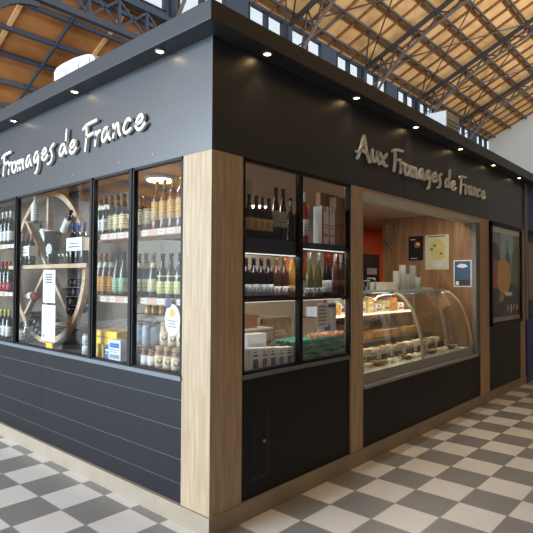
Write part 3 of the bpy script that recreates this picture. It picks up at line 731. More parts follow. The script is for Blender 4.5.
def sleeve(x0, x1, z0, z1, label):
    b = MB()
    b.box(x0, x1, .060, .064, z0, z1, PAPER); b.box(x0, x1, .146, .150, z0, z1, PAPER)
    b.box(x0, x0+.004, .060, .150, z0, z1, PAPER); b.box(x1-.004, x1, .060, .150, z0, z1, PAPER)
    b.box(x0+.04, x1-.04, .059, .060, z0+.03, z0+.04, INK); b.box(x0+.06, x1-.06, .059, .060, z0+.06, z0+.068, INK)
    tag(b.build('card_sleeve'), label, 'card sleeve', 'white sleeves around trios of bottles')
sleeve(-3.02, -2.73, 1.83, 1.93, 'white card sleeve around three bottles with pink caps')
sleeve(-1.985, -1.705, 1.85, 1.965, 'white card sleeve around three bottles with blue caps')
# glass ice bucket with bottle
t = thing('ice_bucket', 'clear glass ice bucket with bottle neck poking out, centre of wheel shelf', 'ice bucket', (-2.32, .096, 1.739))
b = MB(); b.lathe([(.001, 1.74), (.055, 1.74), (.06, 1.75), (.074, 2.05), (.069, 2.05), (.055, 1.755), (.001, 1.75)], BUCK, 24, cx=-2.32, cy=.096); b.build('glass_wall', t)
b = MB(); b.lathe([(.0742, 2.045), (.0752, 2.05), (.0752, 2.06), (.070, 2.06), (.0742, 2.045)], STEEL, 24, cx=-2.32, cy=.096, cap=False); b.build('rim', t)
X = Matrix.Translation((-2.32, .096, 0)) @ Matrix.Rotation(R(40), 4, 'Z')
b = MB(); b.prism(ov(0, 1.88, .028, .05, 20), -.075, -.071, PAPER, X=X); b.build('white_emblem', t)
simple_bottle('c3', dict(kind='burgundy', glass=DKG, lab=PAPER, foil=STEEL, h=.31, scale_r=.9), (-2.32, .096, 1.756), 'champagne bottle standing inside the glass ice bucket', 'single bottles shown on the wheel rack')
simple_bottle('c4', dict(kind='bordeaux', glass=CHWH, lab=PAPER, foil=WHF, h=.25, lz=(.02, .2)), (-2.75, .12, 2.181), 'white bottle standing upright on a small ledge at upper left of wheel', 'single bottles shown on the wheel rack')
args = dict(kind='bordeaux', glass=DKB, lab=PAPER, foil=BLKF, h=.25, lz=(.02, .2), scale_r=.85)
simple_bottle('c5', args, (-2.47, .12, 1.96), 'dark bottle with white label tilted along the upper left spoke', 'single bottles shown on the wheel rack', rot=(0, R(-42), 0))
simple_bottle('c5', args, (-2.17, .12, 2.03), 'dark bottle with white label tilted along the upper right spoke', 'single bottles shown on the wheel rack', rot=(0, R(40), 0))
simple_bottle('c6', dict(kind='bordeaux', glass=M('bottle_red', 120, 40, 38, .2), lab=PAPER, foil=WHF, h=.30, lz=(.11, .2)), (-2.65, .12, 1.44), 'red bottle with white neck lying across the lower left spoke', 'single bottles shown on the wheel rack', rot=(0, R(-92), 0))
gi = 0
for i in range(3):
    x = -2.165+.07*i
    if ('gl') not in PR:
        root = thing('wine_glass', None, None)
        b = MB(); b.lathe([(.001, 0), (.028, .001), (.028, .004), (.004, .008), (.003, .04), (.012, .045), (.028, .065), (.03, .085), (.024, .11), (.0225, .11), (.0285, .085), (.026, .067), (.001, .047)], CLEAR, 16); b.build('bowl', root)
        PR['gl'] = root
    place('gl', PR['gl'], (x, .105, 1.739), 'small stemmed glass on the wheel shelf right of the ice bucket, %s from left' % ORD[i], 'glass', 'small glasses on the wheel rack shelf', rot=(0, 0, 0))
lay = [(.50, -.40), (.45, -.32), (.535, -.32), (.42, -.235), (.505, -.235), (.59, -.235), (.62, -.15), (.535, -.15)]
lay2 = [(-.065, -.65), (.065, -.65), (.15, -.635), (-.15, -.635), (-.235, -.61), (.235, -.61), (-.315, -.572), (-.19, -.55), (-.10, -.565), (-.285, -.487), (.105, -.565)]
CIRC = M('bottle_punt', 58, 66, 76, .2)
def lying():
    root = thing('wine_bottle', None, None)
    k = .27/.318; pr = [(r*1.0, z*k) for r, z in PROF['bordeaux']]
    X = Matrix.Rotation(R(-90), 4, 'X')
    b = MB(X); b.lathe(pr[1:], DKB, 14); b.build('glass_body', root)
    b = MB(X); b.lathe([(.016, -.001), (.026, -.001), (.026, 0), (.016, 0)], CIRC, 14, X=X); b.build('base_ring', root)
    return root
PR['ly'] = lying()
for i, (dx, dz) in enumerate(lay):
    row = ['lowest', 'lowest', 'lowest', '', '', '', '', '', '', ''][i]
    place('ly', PR['ly'], (WC[0]+dx, .14, WC[1]+dz), 'dark bottle lying base outwards, %s of the pile right of the lower right spoke' % ORD[i], 'bottle', 'lying bottles right of the lower right spoke', rot=(0, 0, 0))
for i, (dx, dz) in enumerate(sorted(lay2)):
    place('ly', PR['ly'], (WC[0]+dx, .14, WC[1]+dz), 'dark bottle lying at the foot of the wheel, %s from left' % ORD[i], 'bottle', 'lying bottles at the foot of the wheel rack', rot=(0, 0, 0))
# notices at the centre of wheel
def notice(x0, x1, z0, z1, label, lines, head=False):
    b = MB(); b.box(x0, x1, .0205, .0225, z0, z1, PAPER)
    w_ = x1-x0; h = z1-z0
    for (a, c, e, g_) in lines: b.box(x0+a*w_, x0+c*w_, .0195, .0205, z0+e*h, z0+g_*h, INK)
    tag(b.build('paper_notice'), label, 'notice', 'paper notices in front of the wheel rack')
notice(-2.335, -2.10, 1.385, 1.685, 'white paper notice with bold lines just under the wheel hub', [(.2, .75, .84-.08*i, .84-.08*i+.045) for i in range(4)]+[(.25, .7, .42-.05*i, .43-.05*i) for i in range(4)]+[(.4, .6, .08, .1)])
notice(-2.35, -2.09, 1.035, 1.365, 'larger white paper notice at the foot of the wheel', [(.12, .9, .85-.045*i, .858-.045*i) for i in range(10)]+[(.1, .2, .1, .17)])
b = MB(); b.box(-2.26, -2.14, .0205, .03, .975, 1.02, YEL); tag(b.build('price_tag'), 'small yellow price tag below the paper notices', 'price tag')
# items at foot
simple_bottle('f1', dict(kind='bordeaux', glass=DKB, lab=PAPER, foil=BLKF, h=.20, lz=(.03, .2), name='small_bottle'), (-2.99, .11, .962), 'small bottle with white label at the lower left of the wheel bay', 'small bottles at the lower left of the wheel bay')
simple_bottle('f2', dict(kind='squat', glass=DKB, lab=None, foil=BLKF, h=.17, name='small_bottle'), (-3.07, .11, .962), 'small plain black bottle at the lower left of the wheel bay', 'small bottles at the lower left of the wheel bay')
b = MB(); b.lathe([(.001, .962), (.038, .962), (.041, .98), (.035, 1.08), (.016, 1.16), (.015, 1.22), (.024, 1.25), (.022, 1.25), (.012, 1.22), (.013, 1.16), (.032, 1.08), (.038, .985), (.001, .97)], CLEAR, 20, cx=-2.84, cy=.094)
tag(b.build('glass_carafe'), 'clear glass carafe at the lower left of the wheel', 'carafe')
for i in range(2):
    if 'pot' not in PR: PR['pot'] = make_jar(.035, .085, PAPER, STEEL, WBL, None, 'white_pot')
    place('pot', PR['pot'], (-1.70, .11, .962+.086*i), ['small white pot on the sill at lower right of the wheel bay', 'small white pot stacked on another beside the wheel rack'][i], 'pot', 'white pots right of the wheel rack', rot=(0, 0, 0))

# ------------------------------------------------------------------ goods behind right windows
for i in range(5):
    y0 = .445+i*.094
    carton('milk_carton', -.135, -.065, y0, y0+.084, .965, 1.12-.006*i, PAPER, WBL, 'white carton with blue print behind first right window, %s from left' % ORD[i], 'carton', 'white cartons on the right face sill', 'R',
           art=[(.2, .8, .1, .5, BLU if i != 1 else INK), (.2, .8, .62, .7, INK), (.3, .6, .78, .84, BLU)])
carton('milk_carton', -.30, -.2, .55, .75, .965, 1.20, PAPER, WBL, 'taller white carton standing behind the row of cartons', 'carton', 'white cartons on the right face sill', 'R')
# egg trays
def egg_tray():
    b = MB(); nx, ny = 16, 12; vs = []; fs = []; W, D, H = .146, .17, .052
    for i in range(nx+1):
        for j in range(ny+1):
            u = i/nx; v = j/ny
            z = .026+.014*(math.cos(u*2*math.pi*3)*.5+math.cos(v*2*math.pi*4)*.5)
            vs.append((-D/2+D*v, -W/2+W*u, z))
    for i in range(nx):
        for j in range(ny):
            a = i*(ny+1)+j; fs.append((a, a+1, a+ny+2, a+ny+1))
    b.add(vs, fs, TEAL, True)
    # moulded cup fronts
    for k in range(4):
        for X in (-D/2+.004, D/2-.004):
            b.lathe([(.007, .001), (.0175, .036), (.015, .040)], TEAL, 10, cx=X, cy=-W/2+W*(k+.5)/4)
    return b
et = egg_tray().build('egg_tray'); et['category'] = 'egg tray'; first = True
for s in range(5):
    for l in range(4):
        o = et if first else et.copy()
        if not first: C.objects.link(o)
        first = False
        o.location = (-.17, .985+.15*s, .965+.042*l)
        tag(o, 'teal moulded egg tray, %s stack from left, %s layer up' % (ORD[s], ORD[l]), 'egg tray', 'teal egg trays stacked on the right face sill')
eb = MB(); eb.lathe([(.001, 0), (.012, .003), (.019, .014), (.0205, .025), (.017, .04), (.009, .051), (.001, .054)], EGG, 10)
eo = eb.build('egg'); first = True; n = 0
for s in range(2, 5):
    for k in range(3):
        for q in range(2):
            o = eo if first else eo.copy()
            if not first: C.objects.link(o)
            first = False
            o.location = (-.10-.06*q, .985+.15*s-.049+.049*k, .965+.042*3+.020)
            tag(o, 'brown egg, %s from left in %s row, %s stack of teal trays' % (ORD[k], ['front', 'back'][q], ORD[s]), 'egg', 'brown eggs in the top trays')
# leaning sign with green oval
t = thing('display_card', 'pale card with green oval and blue print leaning above the egg trays', 'display card', (-.25, 1.60, 1.15))
b = MB(); b.box(-.262, -.252, 1.49, 1.76, 1.10, 1.40, M('card_lilac', 196, 192, 208, .6)); b.build('card_back', t)
b = MB(); b.prism([(1.60+.055*math.cos(a)+.02*math.sin(a), 1.28+.07*math.sin(a)) for a in [2*math.pi*k/18 for k in range(18)]], -.2515, -.2500, M('print_lime', 190, 200, 110), 'yz')
b.prism([(1.62+.05*math.cos(a), 1.185+.03*math.sin(a)) for a in [2*math.pi*k/14 for k in range(14)]], -.2495, -.2485, BLU, 'yz'); b.box(-.2515, -.2505, 1.50, 1.75, 1.36, 1.385, PUR); b.build('printed_motif', t)
b = MB(); b.box(-.028, -.026, 1.16, 1.31, 1.22, 1.41, PAPER)
for k in range(6): b.box(-.026, -.0255, 1.18, 1.29, 1.385-.028*k, 1.393-.028*k, INK)
tag(b.build('paper_notice'), 'small white printed notice stuck inside the second right window', 'notice')
# gift boxes on top shelf
for i, y0 in enumerate((1.30, 1.40)):
    carton('gift_box', -.17, -.08, y0, y0+.092, 1.90, 2.22, PAPER, REDF, ['red and white bottle gift box on the top shelf, left of a pair', 'red and white bottle gift box on the top shelf, right of a pair'][i], 'gift box', 'bottle gift boxes on the top shelf', 'R',
           art=[(0, .22 if i == 0 else .1, 0, 1, REDF), (.45, .55, .85, 1, REDF), (.3, .9, .5, .52, INK), (.3, .8, .42, .44, INK), (.2, .9, .2, .28, TAN)])
KRAFT = M('kraft_carton', 172, 126, 92, .7, vary=.08)
for i, y0 in enumerate((1.44, 1.535, 1.63)):
    carton('bottle_carton', -.24+.0, -.19, y0-.01, y0+.08, 1.90, 2.36, KRAFT, INK, 'tall kraft bottle carton behind the gift boxes, %s from left' % ORD[i], 'carton', 'tall kraft cartons on the top shelf', 'R', art=[(.1, .9, .5, .52, INK), (.3, .7, .53, .56, INK)])
for i, y0 in enumerate((1.52, 1.60)):
    carton('bottle_carton', -.16, -.09, y0, y0+.075, 1.90, 2.32, KRAFT, INK, 'kraft bottle carton with black band beside the pillar, %s from left' % ORD[i], 'carton', 'tall kraft cartons on the top shelf', 'R', art=[(0, 1, .42, .44, INK), (0, 1, .36, .38, INK)])
carton('product_box', -.28, -.2, 1.05, 1.25, 1.622, 1.845, ORANGE, INK, 'orange carton behind the middle shelf bottles', group=None, face='R')
b = MB(); b.box(-.32, -.19, 1.02, 1.28, 1.60, 1.62, BLACKF); kp(b, 'shelf')
carton('product_box', -.235, -.20, .36, .58, 2.12, 2.34, CREAM, TAN, 'cream carton behind the black bottles on the top shelf', face='R', art=[(.1, .9, .1, .2, TAN)])
b = MB(); b.box(-.24, -.19, .34, .60, 2.10, 2.12, NAVY); kp(b, 'shelf')
# work table inside with crates
t = thing('work_table', 'wooden work table inside the kiosk behind the egg trays', 'table', (-.85, 1.1, .06))
b = MB(); b.box(-1.25, -.5, .62, 1.75, .93, .97, OAKD); b.build('tabletop', t)
for x in (-1.2, -.55):
    for y in (.67, 1.7): b = MB(); b.box(x-.03, x+.03, y-.03, y+.03, .062, .93, OAKD); b.build('leg', t)
def crate(x0, x1, y0, y1, z0, z1, label):
    t = thing('wooden_crate', label, 'crate', ((x0+x1)/2, (y0+y1)/2, z0), 'wooden crates on the work table')
    b = MB(); b.box(x0, x1, y0, y1, z0, z0+.012, OAK); b.build('base', t)
    for (a0, a1, b0, b1) in ((x0, x1, y0, y0+.012), (x0, x1, y1-.012, y1), (x0, x0+.012, y0, y1), (x1-.012, x1, y0, y1)):
        b = MB(); h = z1-z0
        b.box(a0, a1, b0, b1, z0, z0+h*.42, OAK); b.box(a0, a1, b0, b1, z0+h*.58, z1, OAK); b.build('side', t)
    b = MB()
    for a in (x0+.012, x1-.037):
        for c in (y0+.012, y1-.037): b.box(a, a+.025, c, c+.025, z0, z1, OAK)
    b.build('corner_post', t)
crate(-.98, -.55, .70, 1.25, .97, 1.17, 'shallow slatted crate on the work table behind the white cartons')
crate(-1.2, -.75, 1.3, 1.72, .97, 1.25, 'deeper slatted crate at the far end of the work table')
b = MB(); b.box(-.98, -.55, .72, 1.24, 1.175, 1.19, CHWH, X=Matrix.Translation((0, 0, 0))); tag(b.build('cutting_board'), 'cream cutting board laid across the shallow crate', 'board')
b = MB(); b.box(-.92, -.64, .78, 1.12, 1.19, 1.30, KRAFT); b.box(-.90, -.66, .80, 1.10, 1.30, 1.302, BLACKF); tag(b.build('cardboard_tray'), 'brown cardboard tray on the cutting board', 'tray')
# fridge seen through corner bay
t = thing('upright_fridge', 'pale blue upright fridge inside the kiosk behind the corner bay', 'fridge', (-2.6, 1.4, .06))
FR = M('fridge_pale_blue', 196, 216, 236, .4)
b = MB(); b.box(-3.0, -2.3, .75, 1.9, .062, 2.05, FR); b.build('cabinet', t, .01)
for y0 in (.77, 1.34):
    b = MB(); b.box(-2.3, -2.275, y0, y0+.54, .15, 2.02, FR); d = b.build('door', t, .006)
    b = MB(); b.box(-2.275, -2.25, y0+.48, y0+.50, .9, 1.4, STEEL); b.build('handle', d)

# ------------------------------------------------------------------ display case
dc = thing('display_case', 'refrigerated cheese display case with curved glass front in the serving window', 'display case', (-.45, 3.1, .65))
Y0, Y1 = 1.84, 4.5
b = MB(); b.box(-.85, -.056, Y0, Y1, .50, .69, STEEL); b.build('base', dc)
b = MB(); b.prism([(-.052, .675), (-.02, .675), (-.035, .765), (-.055, .765)], Y0, Y1, STEEL, 'xz'); b.build('front_rail', dc)
b = MB(); b.box(-.80, -.055, Y0, Y1, .69, .76, STEEL); b.build('deck', dc)
# arc from (-.04,.77) to (-.42,1.48)
arc = []
for k in range(15):
    t_ = k/14; a = t_*R(82)
    arc.append((-.44+.40*math.cos(a)*1.0, .77+.71*math.sin(a)/math.sin(R(82))))
arc[-1] = (-.42, 1.475)
def arcsheet(y0, y1, off0, off1, m):
    b = MB(); vs = []; fs = []; n = len(arc)
    for i, (x_, z_) in enumerate(arc):
        p = Vector(arc[max(i-1, 0)]); q = Vector(arc[min(i+1, n-1)]); d = (q-p).normalized(); nx, nz = d.y, -d.x
        for off in (off0, off1):
            for y_ in (y0, y1): vs.append((x_+nx*off, y_, z_+nz*off))
    for i in range(n-1):
        a = 4*i
        for (p, q) in ((0, 1), (1, 3), (3, 2), (2, 0)): fs.append((a+p, a+q, a+4+q, a+4+p))
    fs += [(0, 1, 3, 2), (4*n-4, 4*n-2, 4*n-1, 4*n-3)]
    b.add(vs, fs, m, True); return b
arcsheet(Y0+.02, 3.07, 0, .005, CLEAR).build('curved_glass', dc)
arcsheet(3.11, Y1-.03, 0, .005, CLEAR).build('curved_glass', dc)
RIB = mat('rib_champagne', srgb(186, 176, 156), .35, .5)
for y_ in (Y0, 3.07, Y1-.035): arcsheet(y_, y_+.035, -.012, .012, RIB).build('rib', dc)
SHG = pane_mat('shelf_glass', (.82, .88, .9, 1), 1.3, .03)
b = MB(); b.box(-.84, -.40, Y0, Y1-.03, 1.475, 1.485, SHG); b.build('top_glass', dc)
b = MB(); b.box(-.42, -.392, Y0, Y1-.03, 1.462, 1.497, M('edge_blue_steel', 168, 186, 200, .45)); b.build('top_rail', dc)
b = MB(); b.box(-.80, -.50, Y0, 3.75, 1.238, 1.246, SHG); b.build('inner_shelf', dc)
b = MB(); b.box(-.50, -.48, Y0, 3.75, 1.228, 1.252, STRIPEM); b.build('shelf_light', dc, 0)
b = MB()
for y_ in (Y0+.02, 3.08, 3.74, Y1-.05): b.box(-.82, -.79, y_, y_+.02, .69, 1.475, STEEL)
b.build('rear_post', dc)
def case_light(loc, sy, e):
    l = bpy.data.lights.new('case_light', 'AREA'); l.shape = 'RECTANGLE'; l.size = .05; l.size_y = sy; l.energy = e; l.color = (1, .80, .52)
    lo = bpy.data.objects.new('case_light', l); C.objects.link(lo); lo.parent = dc; lo.location = Vector(loc)-dc.location
case_light((-.49, 2.8, 1.22), 1.8, 3.5); case_light((-.45, 3.2, 1.46), 2.4, 3.5)
# steps inside
b = MB(); b.box(-.80, -.52, Y0+.05, Y1-.1, .76, .93, M('riser_dark', 60, 54, 50, .5)); b.build('display_step', dc)
b = MB(); b.box(-.52, -.32, Y0+.05, Y1-.1, .76, .83, M('riser_dark', 60, 54, 50, .5)); b.build('display_step', dc)

def wedge(name, r, h, a0, a1, m, rind, loc):
    n = 8; root = thing(name, None, None, loc); lx, ly, lz = loc
    pts = [(lx, ly)]+[(lx+r*math.cos(a0+(a1-a0)*k/n), ly+r*math.sin(a0+(a1-a0)*k/n)) for k in range(n+1)]
    b = MB(); b.prism(pts, lz, lz+h, m, 'xy'); b.build('paste', root)
    b = MB(); vs = []; fs = []
    for k in range(n+1):
        a = a0+(a1-a0)*k/n
        for rad in (r, r+.004):
            for z in (lz, lz+h): vs.append((lx+rad*math.cos(a), ly+rad*math.sin(a), z))
    for k in range(n):
        q = 4*k
        for (p_, q_) in ((0, 1), (1, 3), (3, 2), (2, 0)): fs.append((q+p_, q+q_, q+4+q_, q+4+p_))
    b.add(vs, fs, rind); b.build('rind', root)
    return root
def wheel(name, r, h, m, loc, top=None):
    root = thing(name, None, None, loc); lx, ly, lz = loc
    b = MB(); b.lathe([(.001, lz), (r*.96, lz), (r, lz+h*.15), (r, lz+h*.85), (r*.95, lz+h), (.001, lz+h)], m, 20, cx=lx, cy=ly); b.build('paste', root)
    if top:
        b = MB(); b.lathe([(.001, lz+h), (r*.6, lz+h+.001), (r*.55, lz+h+.006), (.001, lz+h+.007)], top, 12, cx=lx, cy=ly); b.build('topping', root)
    return root
CN = {'w': ('white', CHWH), 'y': ('yellow', CHYE), 'o': ('orange', CHOR), 'r': ('brown-rinded', CHRI)}
# back row: big pieces on step z=.93
seq = 'ywyrwoywyrwy'; n = 0
for i in range(12):
    y_ = Y0+.16+i*.205; c, mm = CN[seq[i]]
    loc = (-.70, y_, .931)
    if i % 3 == 0: o = wheel('round_cheese', .085, .09, CHRI, loc); kind = 'round %s cheese wheel' % 'brown-rinded'
    else: o = wedge('cheese_wedge', .13, .085, R(-60), R(20+10*(i % 2)), mm, CHRI, (loc[0]-.06, y_, .931)); kind = '%s cheese wedge' % c
    tag(o, '%s on the rear step of the display case, %s from left' % (kind, ORD[i]), 'cheese', 'large cheeses on the rear step of the case')
for i in range(13):
    y_ = Y0+.14+i*.19; c, mm = CN['wwywwowywwyww'[i]]
    if i % 2 == 0: o = wheel('round_cheese', .062, .055, mm, (-.425, y_, .831), HERB if i in (2, 4, 6) else None); kind = '%s round cheese' % c
    else: o = wedge('cheese_wedge', .10, .06, R(-50), R(40), mm, CHWH, (-.47, y_, .831)); kind = '%s cheese wedge' % c
    tag(o, '%s on the middle step of the display case, %s from left' % (kind, ORD[i]), 'cheese', 'cheeses on the middle step of the case')
for i in range(17):
    y_ = Y0+.10+i*.15; c, mm = CN['wwywrwwywwrwywwrw'[i]]
    if i % 4 == 3:
        root = thing('food_tray', None, None, (-.20, y_, .761))
        b = MB(); b.box(-.26, -.14, y_-.055, y_+.055, .761, .785, TRAYB); b.build('tray', root)
        b = MB()
        for k in range(9): b.lathe([(.001, .785), (.014, .787), (.016, .797), (.008, .806), (.001, .807)], HERB if k % 2 else CHOR, 8, cx=-.235+.036*(k % 3), cy=y_-.036+.036*(k//3))
        b.build('olives', root)['kind'] = 'stuff'
        o = root; kind = 'black tray of olives'; cg = 'tray'
    else:
        o = wheel('small_cheese', .04, .035, mm, (-.20, y_, .761), HERB if i % 3 == 0 else None); kind = 'small %s cheese' % c; cg = 'cheese'
    tag(o, '%s along the front of the display case, %s from left' % (kind, ORD[i]), cg, 'small goods along the front of the case')
for i in range(9):
    y_ = Y0+.2+i*.28
    root = thing('price_card', 'small white price card between cheeses in the case, %s from left' % ORD[i], 'price card', (-.29, y_, .761), 'price cards in the display case')
    b = MB(); b.box(-.292, -.288, y_-.035, y_+.035, .80, .86, PAPER); b.box(-.288, -.2875, y_-.025, y_+.01, .835, .842, INK); b.box(-.288, -.2875, y_-.025, y_+.02, .815, .83, INK); b.build('card', root)
    b = MB(); b.box(-.293, -.287, y_-.003, y_+.003, .761, .80, STEEL); b.build('stem', root)
# upper glass shelf packets
cols = [('white packet with purple print', PAPER, PUR), ('yellow packet', CHYE, CHOR), ('white packet with red print', PAPER, REDF), ('cream packet', CREAM, TAN), ('white packet with black print', PAPER, INK), ('yellow and white packet', CHYE, PAPER), ('white packet with purple print', PAPER, PUR), ('cream packet', CREAM, INK), ('orange packet', CHOR, CHYE), ('white packet with red print', PAPER, REDF)]
for i, (d_, m1, m2) in enumerate(cols):
    y0 = Y0+.06+i*.175
    carton('cheese_packet', -.70, -.53, y0, y0+.145, 1.247, 1.34+.03*((i*7) % 3), m1, m2, '%s on the lit glass shelf, %s from left' % (d_, ORD[i]), 'packet', 'packets on the lit glass shelf of the case', 'R', art=[(.15, .85, .2, .45, m2), (.3, .6, .65, .8, m2)])

# things on top of the counter
CUPM = M('paper_cup_grey', 190, 190, 186, .6)
def cupstack(y_, x_, n, label):
    root = thing('paper_cup_stack', label, 'paper cups', (x_, y_, 1.486), 'stacks of paper cups on the counter')
    for k in range(n):
        b = MB(); z = 1.486+.0155*k; b.lathe([(.032, z), (.042, z+.092), (.044, z+.094), (.044, z+.098), (.040, z+.098)] if k == n-1 else [(.032, z), (.042, z+.092), (.044, z+.094), (.044, z+.098)], CUPM, 18, cx=x_, cy=y_); b.build('cup', root)
for i, (y_, n) in enumerate(((3.68, 10), (3.84, 15), (3.97, 8), (4.13, 15), (3.77, 5))):
    cupstack(y_ if i < 4 else 3.98, -.66 if i < 4 else -.52, n, ['upside down grey paper cup stack on the case top, leftmost', 'tall paper cup stack, second from left on the case top', 'shorter paper cup stack between two tall ones', 'tall paper cup stack at the right end of the case top', 'short paper cup stack in front of the taller stacks'][i])
b = MB(); b.box(-.80, -.56, 3.22, 3.50, 1.486, 1.58, M('cream_plastic', 196, 188, 168, .5)); b.box(-.78, -.58, 3.24, 3.48, 1.58, 1.584, M('cream_plastic', 196, 188, 168, .5))
tag(b.build('plastic_tub', None, .01), 'cream plastic tub on the case top left of the paper cups', 'tub')
for i, (y_, h) in enumerate(((2.95, .12), (3.08, .15))):
    root = thing('glass_jar', 'glass jar with pale lid on the case top beside the pillar, %s' % ('left one' if i == 0 else 'right one'), 'jar', (-.66, y_, 1.486), 'glass jars on the case top')
    b = MB(); b.lathe([(.001, 1.487), (.05, 1.487), (.055, 1.50), (.055, 1.486+h*.8), (.045, 1.486+h*.9), (.042, 1.486+h*.9), (.051, 1.486+h*.78), (.051, 1.502), (.001, 1.492)], CLEAR, 18, cx=-.66, cy=y_); b.build('glass_body', root)
    b = MB(); b.lathe([(.048, 1.486+h*.9), (.048, 1.486+h), (.001, 1.486+h)], STEEL, 18, cx=-.66, cy=y_); b.build('lid', root)
b = MB(); b.box(-.80, -.50, 4.2, 4.45, 1.486, 1.50, OAK); b.box(-.78, -.52, 4.22, 4.43, 1.50, 1.512, CREAM); tag(b.build('wooden_tray'), 'flat wooden tray on the case top against the partition', 'tray')
# coffee machine on back counter
t = thing('coffee_machine', 'black coffee machine on the back counter before the orange wall', 'coffee machine', (-1.9, 4.7, .96))
b = MB(); b.box(-2.15, -1.75, 4.75, 5.25, .96, 1.0, BLACKF); b.box(-2.15, -1.98, 4.75, 5.25, 1.0, 1.5, BLACKF); b.box(-2.15, -1.78, 4.75, 5.25, 1.5, 2.02, BLACKF); b.build('housing', t, .01)
b = MB(); b.lathe([(.03, 1.44), (.03, 1.5)], STEEL, 14, cx=-1.86, cy=5.0); b.box(-1.87, -1.70, 4.99, 5.01, 1.45, 1.47, BLACKF); b.build('filter_holder', t)
b = MB(); b.box(-1.779, -1.775, 4.85, 5.15, 1.7, 1.8, STEEL); b.build('control_plate', t)
t = thing('back_counter', 'low dark counter along the orange wall', 'counter', (-1.9, 5.5, .06))
b = MB(); b.box(-2.18, -1.6, 4.62, 6.4, .062, .92, TAUPE); b.build('cabinet', t)
b = MB(); b.box(-2.19, -1.58, 4.61, 6.42, .92, .96, BLACKF); b.build('worktop', t)
# hanging ornament on partition
t = thing('wall_utensil', 'dangling silver cheese utensil hung near the edge of the wooden partition', 'utensil', (-1.24, 4.53, 2.1))
b = MB(); b.lathe([(.001, 0), (.025, .003), (.03, .01), (.025, .017), (.001, .02)], STEEL, 16, X=Matrix.Translation((-1.25, 4.557, 2.39)) @ Matrix.Rotation(R(90), 4, 'X')); b.build('disc', t)
b = MB(); b.tube([(-1.25, 4.54, 2.37), (-1.25, 4.54, 2.30), (-1.24, 4.54, 2.24), (-1.25, 4.54, 2.20)], .007, STEEL, 8); b.build('chain', t)
b = MB(); b.tube([(-1.25, 4.54, 2.19), (-1.20, 4.54, 2.10), (-1.16, 4.54, 2.05)], .012, STEEL, 8); b.tube([(-1.25, 4.54, 2.19), (-1.27, 4.54, 2.12), (-1.24, 4.54, 2.06)], .009, STEEL, 8); b.build('cutter', t)
# posters on the partition (plane y=4.56 facing -y)
t = thing('black_poster', 'black poster with round red and yellow emblem on the wooden partition', 'poster', (-.82, 4.555, 1.87))
b = MB(); b.box(-.93, -.715, 4.548, 4.559, 1.885, 2.22, BLACKF); b.build('board', t)
b = MB(); b.prism(ov(-.80, 2.10, .045, .045, 20), 4.5472, 4.5478, REDF); b.prism(ov(-.79, 2.11, .028, .022, 16), 4.5462, 4.5470, CHYE)
b.prism(ov(-.815, 2.085, .018, .018, 12), 4.5462, 4.5470, HERB)
b.box(-.9, -.83, 4.547, 4.548, 2.17, 2.178, WHITE); b.box(-.9, -.80, 4.547, 4.548, 1.91, 1.916, WHITE); b.build('emblem', t)
t = thing('map_poster', 'pale poster with yellow country map and dark heading on the wooden partition', 'poster', (-.52, 4.555, 1.75))
b = MB(); b.box(-.685, -.355, 4.552, 4.559, 1.755, 2.225, M('poster_cream', 188, 184, 156, .6)); b.build('sheet', t)
MAP = [(-.62, 2.05), (-.58, 2.12), (-.53, 2.17), (-.49, 2.16), (-.42, 2.11), (-.40, 2.05), (-.42, 1.98), (-.40, 1.92), (-.45, 1.89), (-.52, 1.88), (-.58, 1.90), (-.60, 1.97), (-.65, 2.03)]
b = MB(); b.prism(MAP, 4.5505, 4.5515, M('map_yellow', 184, 168, 104, .6))
for k, (x_, z_) in enumerate(((-.55, 2.08), (-.48, 2.07), (-.52, 2.0), (-.46, 1.97), (-.55, 1.94), (-.5, 2.12), (-.59, 2.03))):
    b.prism(ov(x_, z_, .022, .018, 9), 4.5495, 4.5502, [HERB, GRL, ORL][k % 3])
b.box(-.64, -.40, 4.551, 4.5515, 2.195, 2.21, INK); b.prism(ov(-.50, 1.82, .07, .03, 14), 4.5505, 4.5515, WBL); b.build('printed_map', t)
t = thing('blue_poster', 'small blue landscape poster with white border near the serving window edge', 'poster', (-.17, 4.555, 1.53))
b = MB(); b.box(-.29, -.055, 4.546, 4.559, 1.525, 1.875, PAPER); b.build('sheet', t)
b = MB(); b.box(-.275, -.07, 4.5450, 4.5458, 1.66, 1.86, M('poster_sky', 34, 84, 130, .4)); b.box(-.275, -.07, 4.5450, 4.5458, 1.54, 1.66, M('poster_night', 24, 40, 60, .4))
b.prism([(-.25, 1.80), (-.2, 1.83), (-.13, 1.82), (-.10, 1.79), (-.16, 1.77), (-.23, 1.78)], 4.5438, 4.5446, WHITE); b.box(-.26, -.22, 4.5440, 4.5448, 1.55, 1.60, WHITE)
b.prism([(-.275, 1.64), (-.2, 1.68), (-.15, 1.66), (-.07, 1.69), (-.07, 1.62), (-.275, 1.62)], 4.5430, 4.5437, M('poster_hill', 70, 80, 70, .4)); b.build('printed_picture', t)

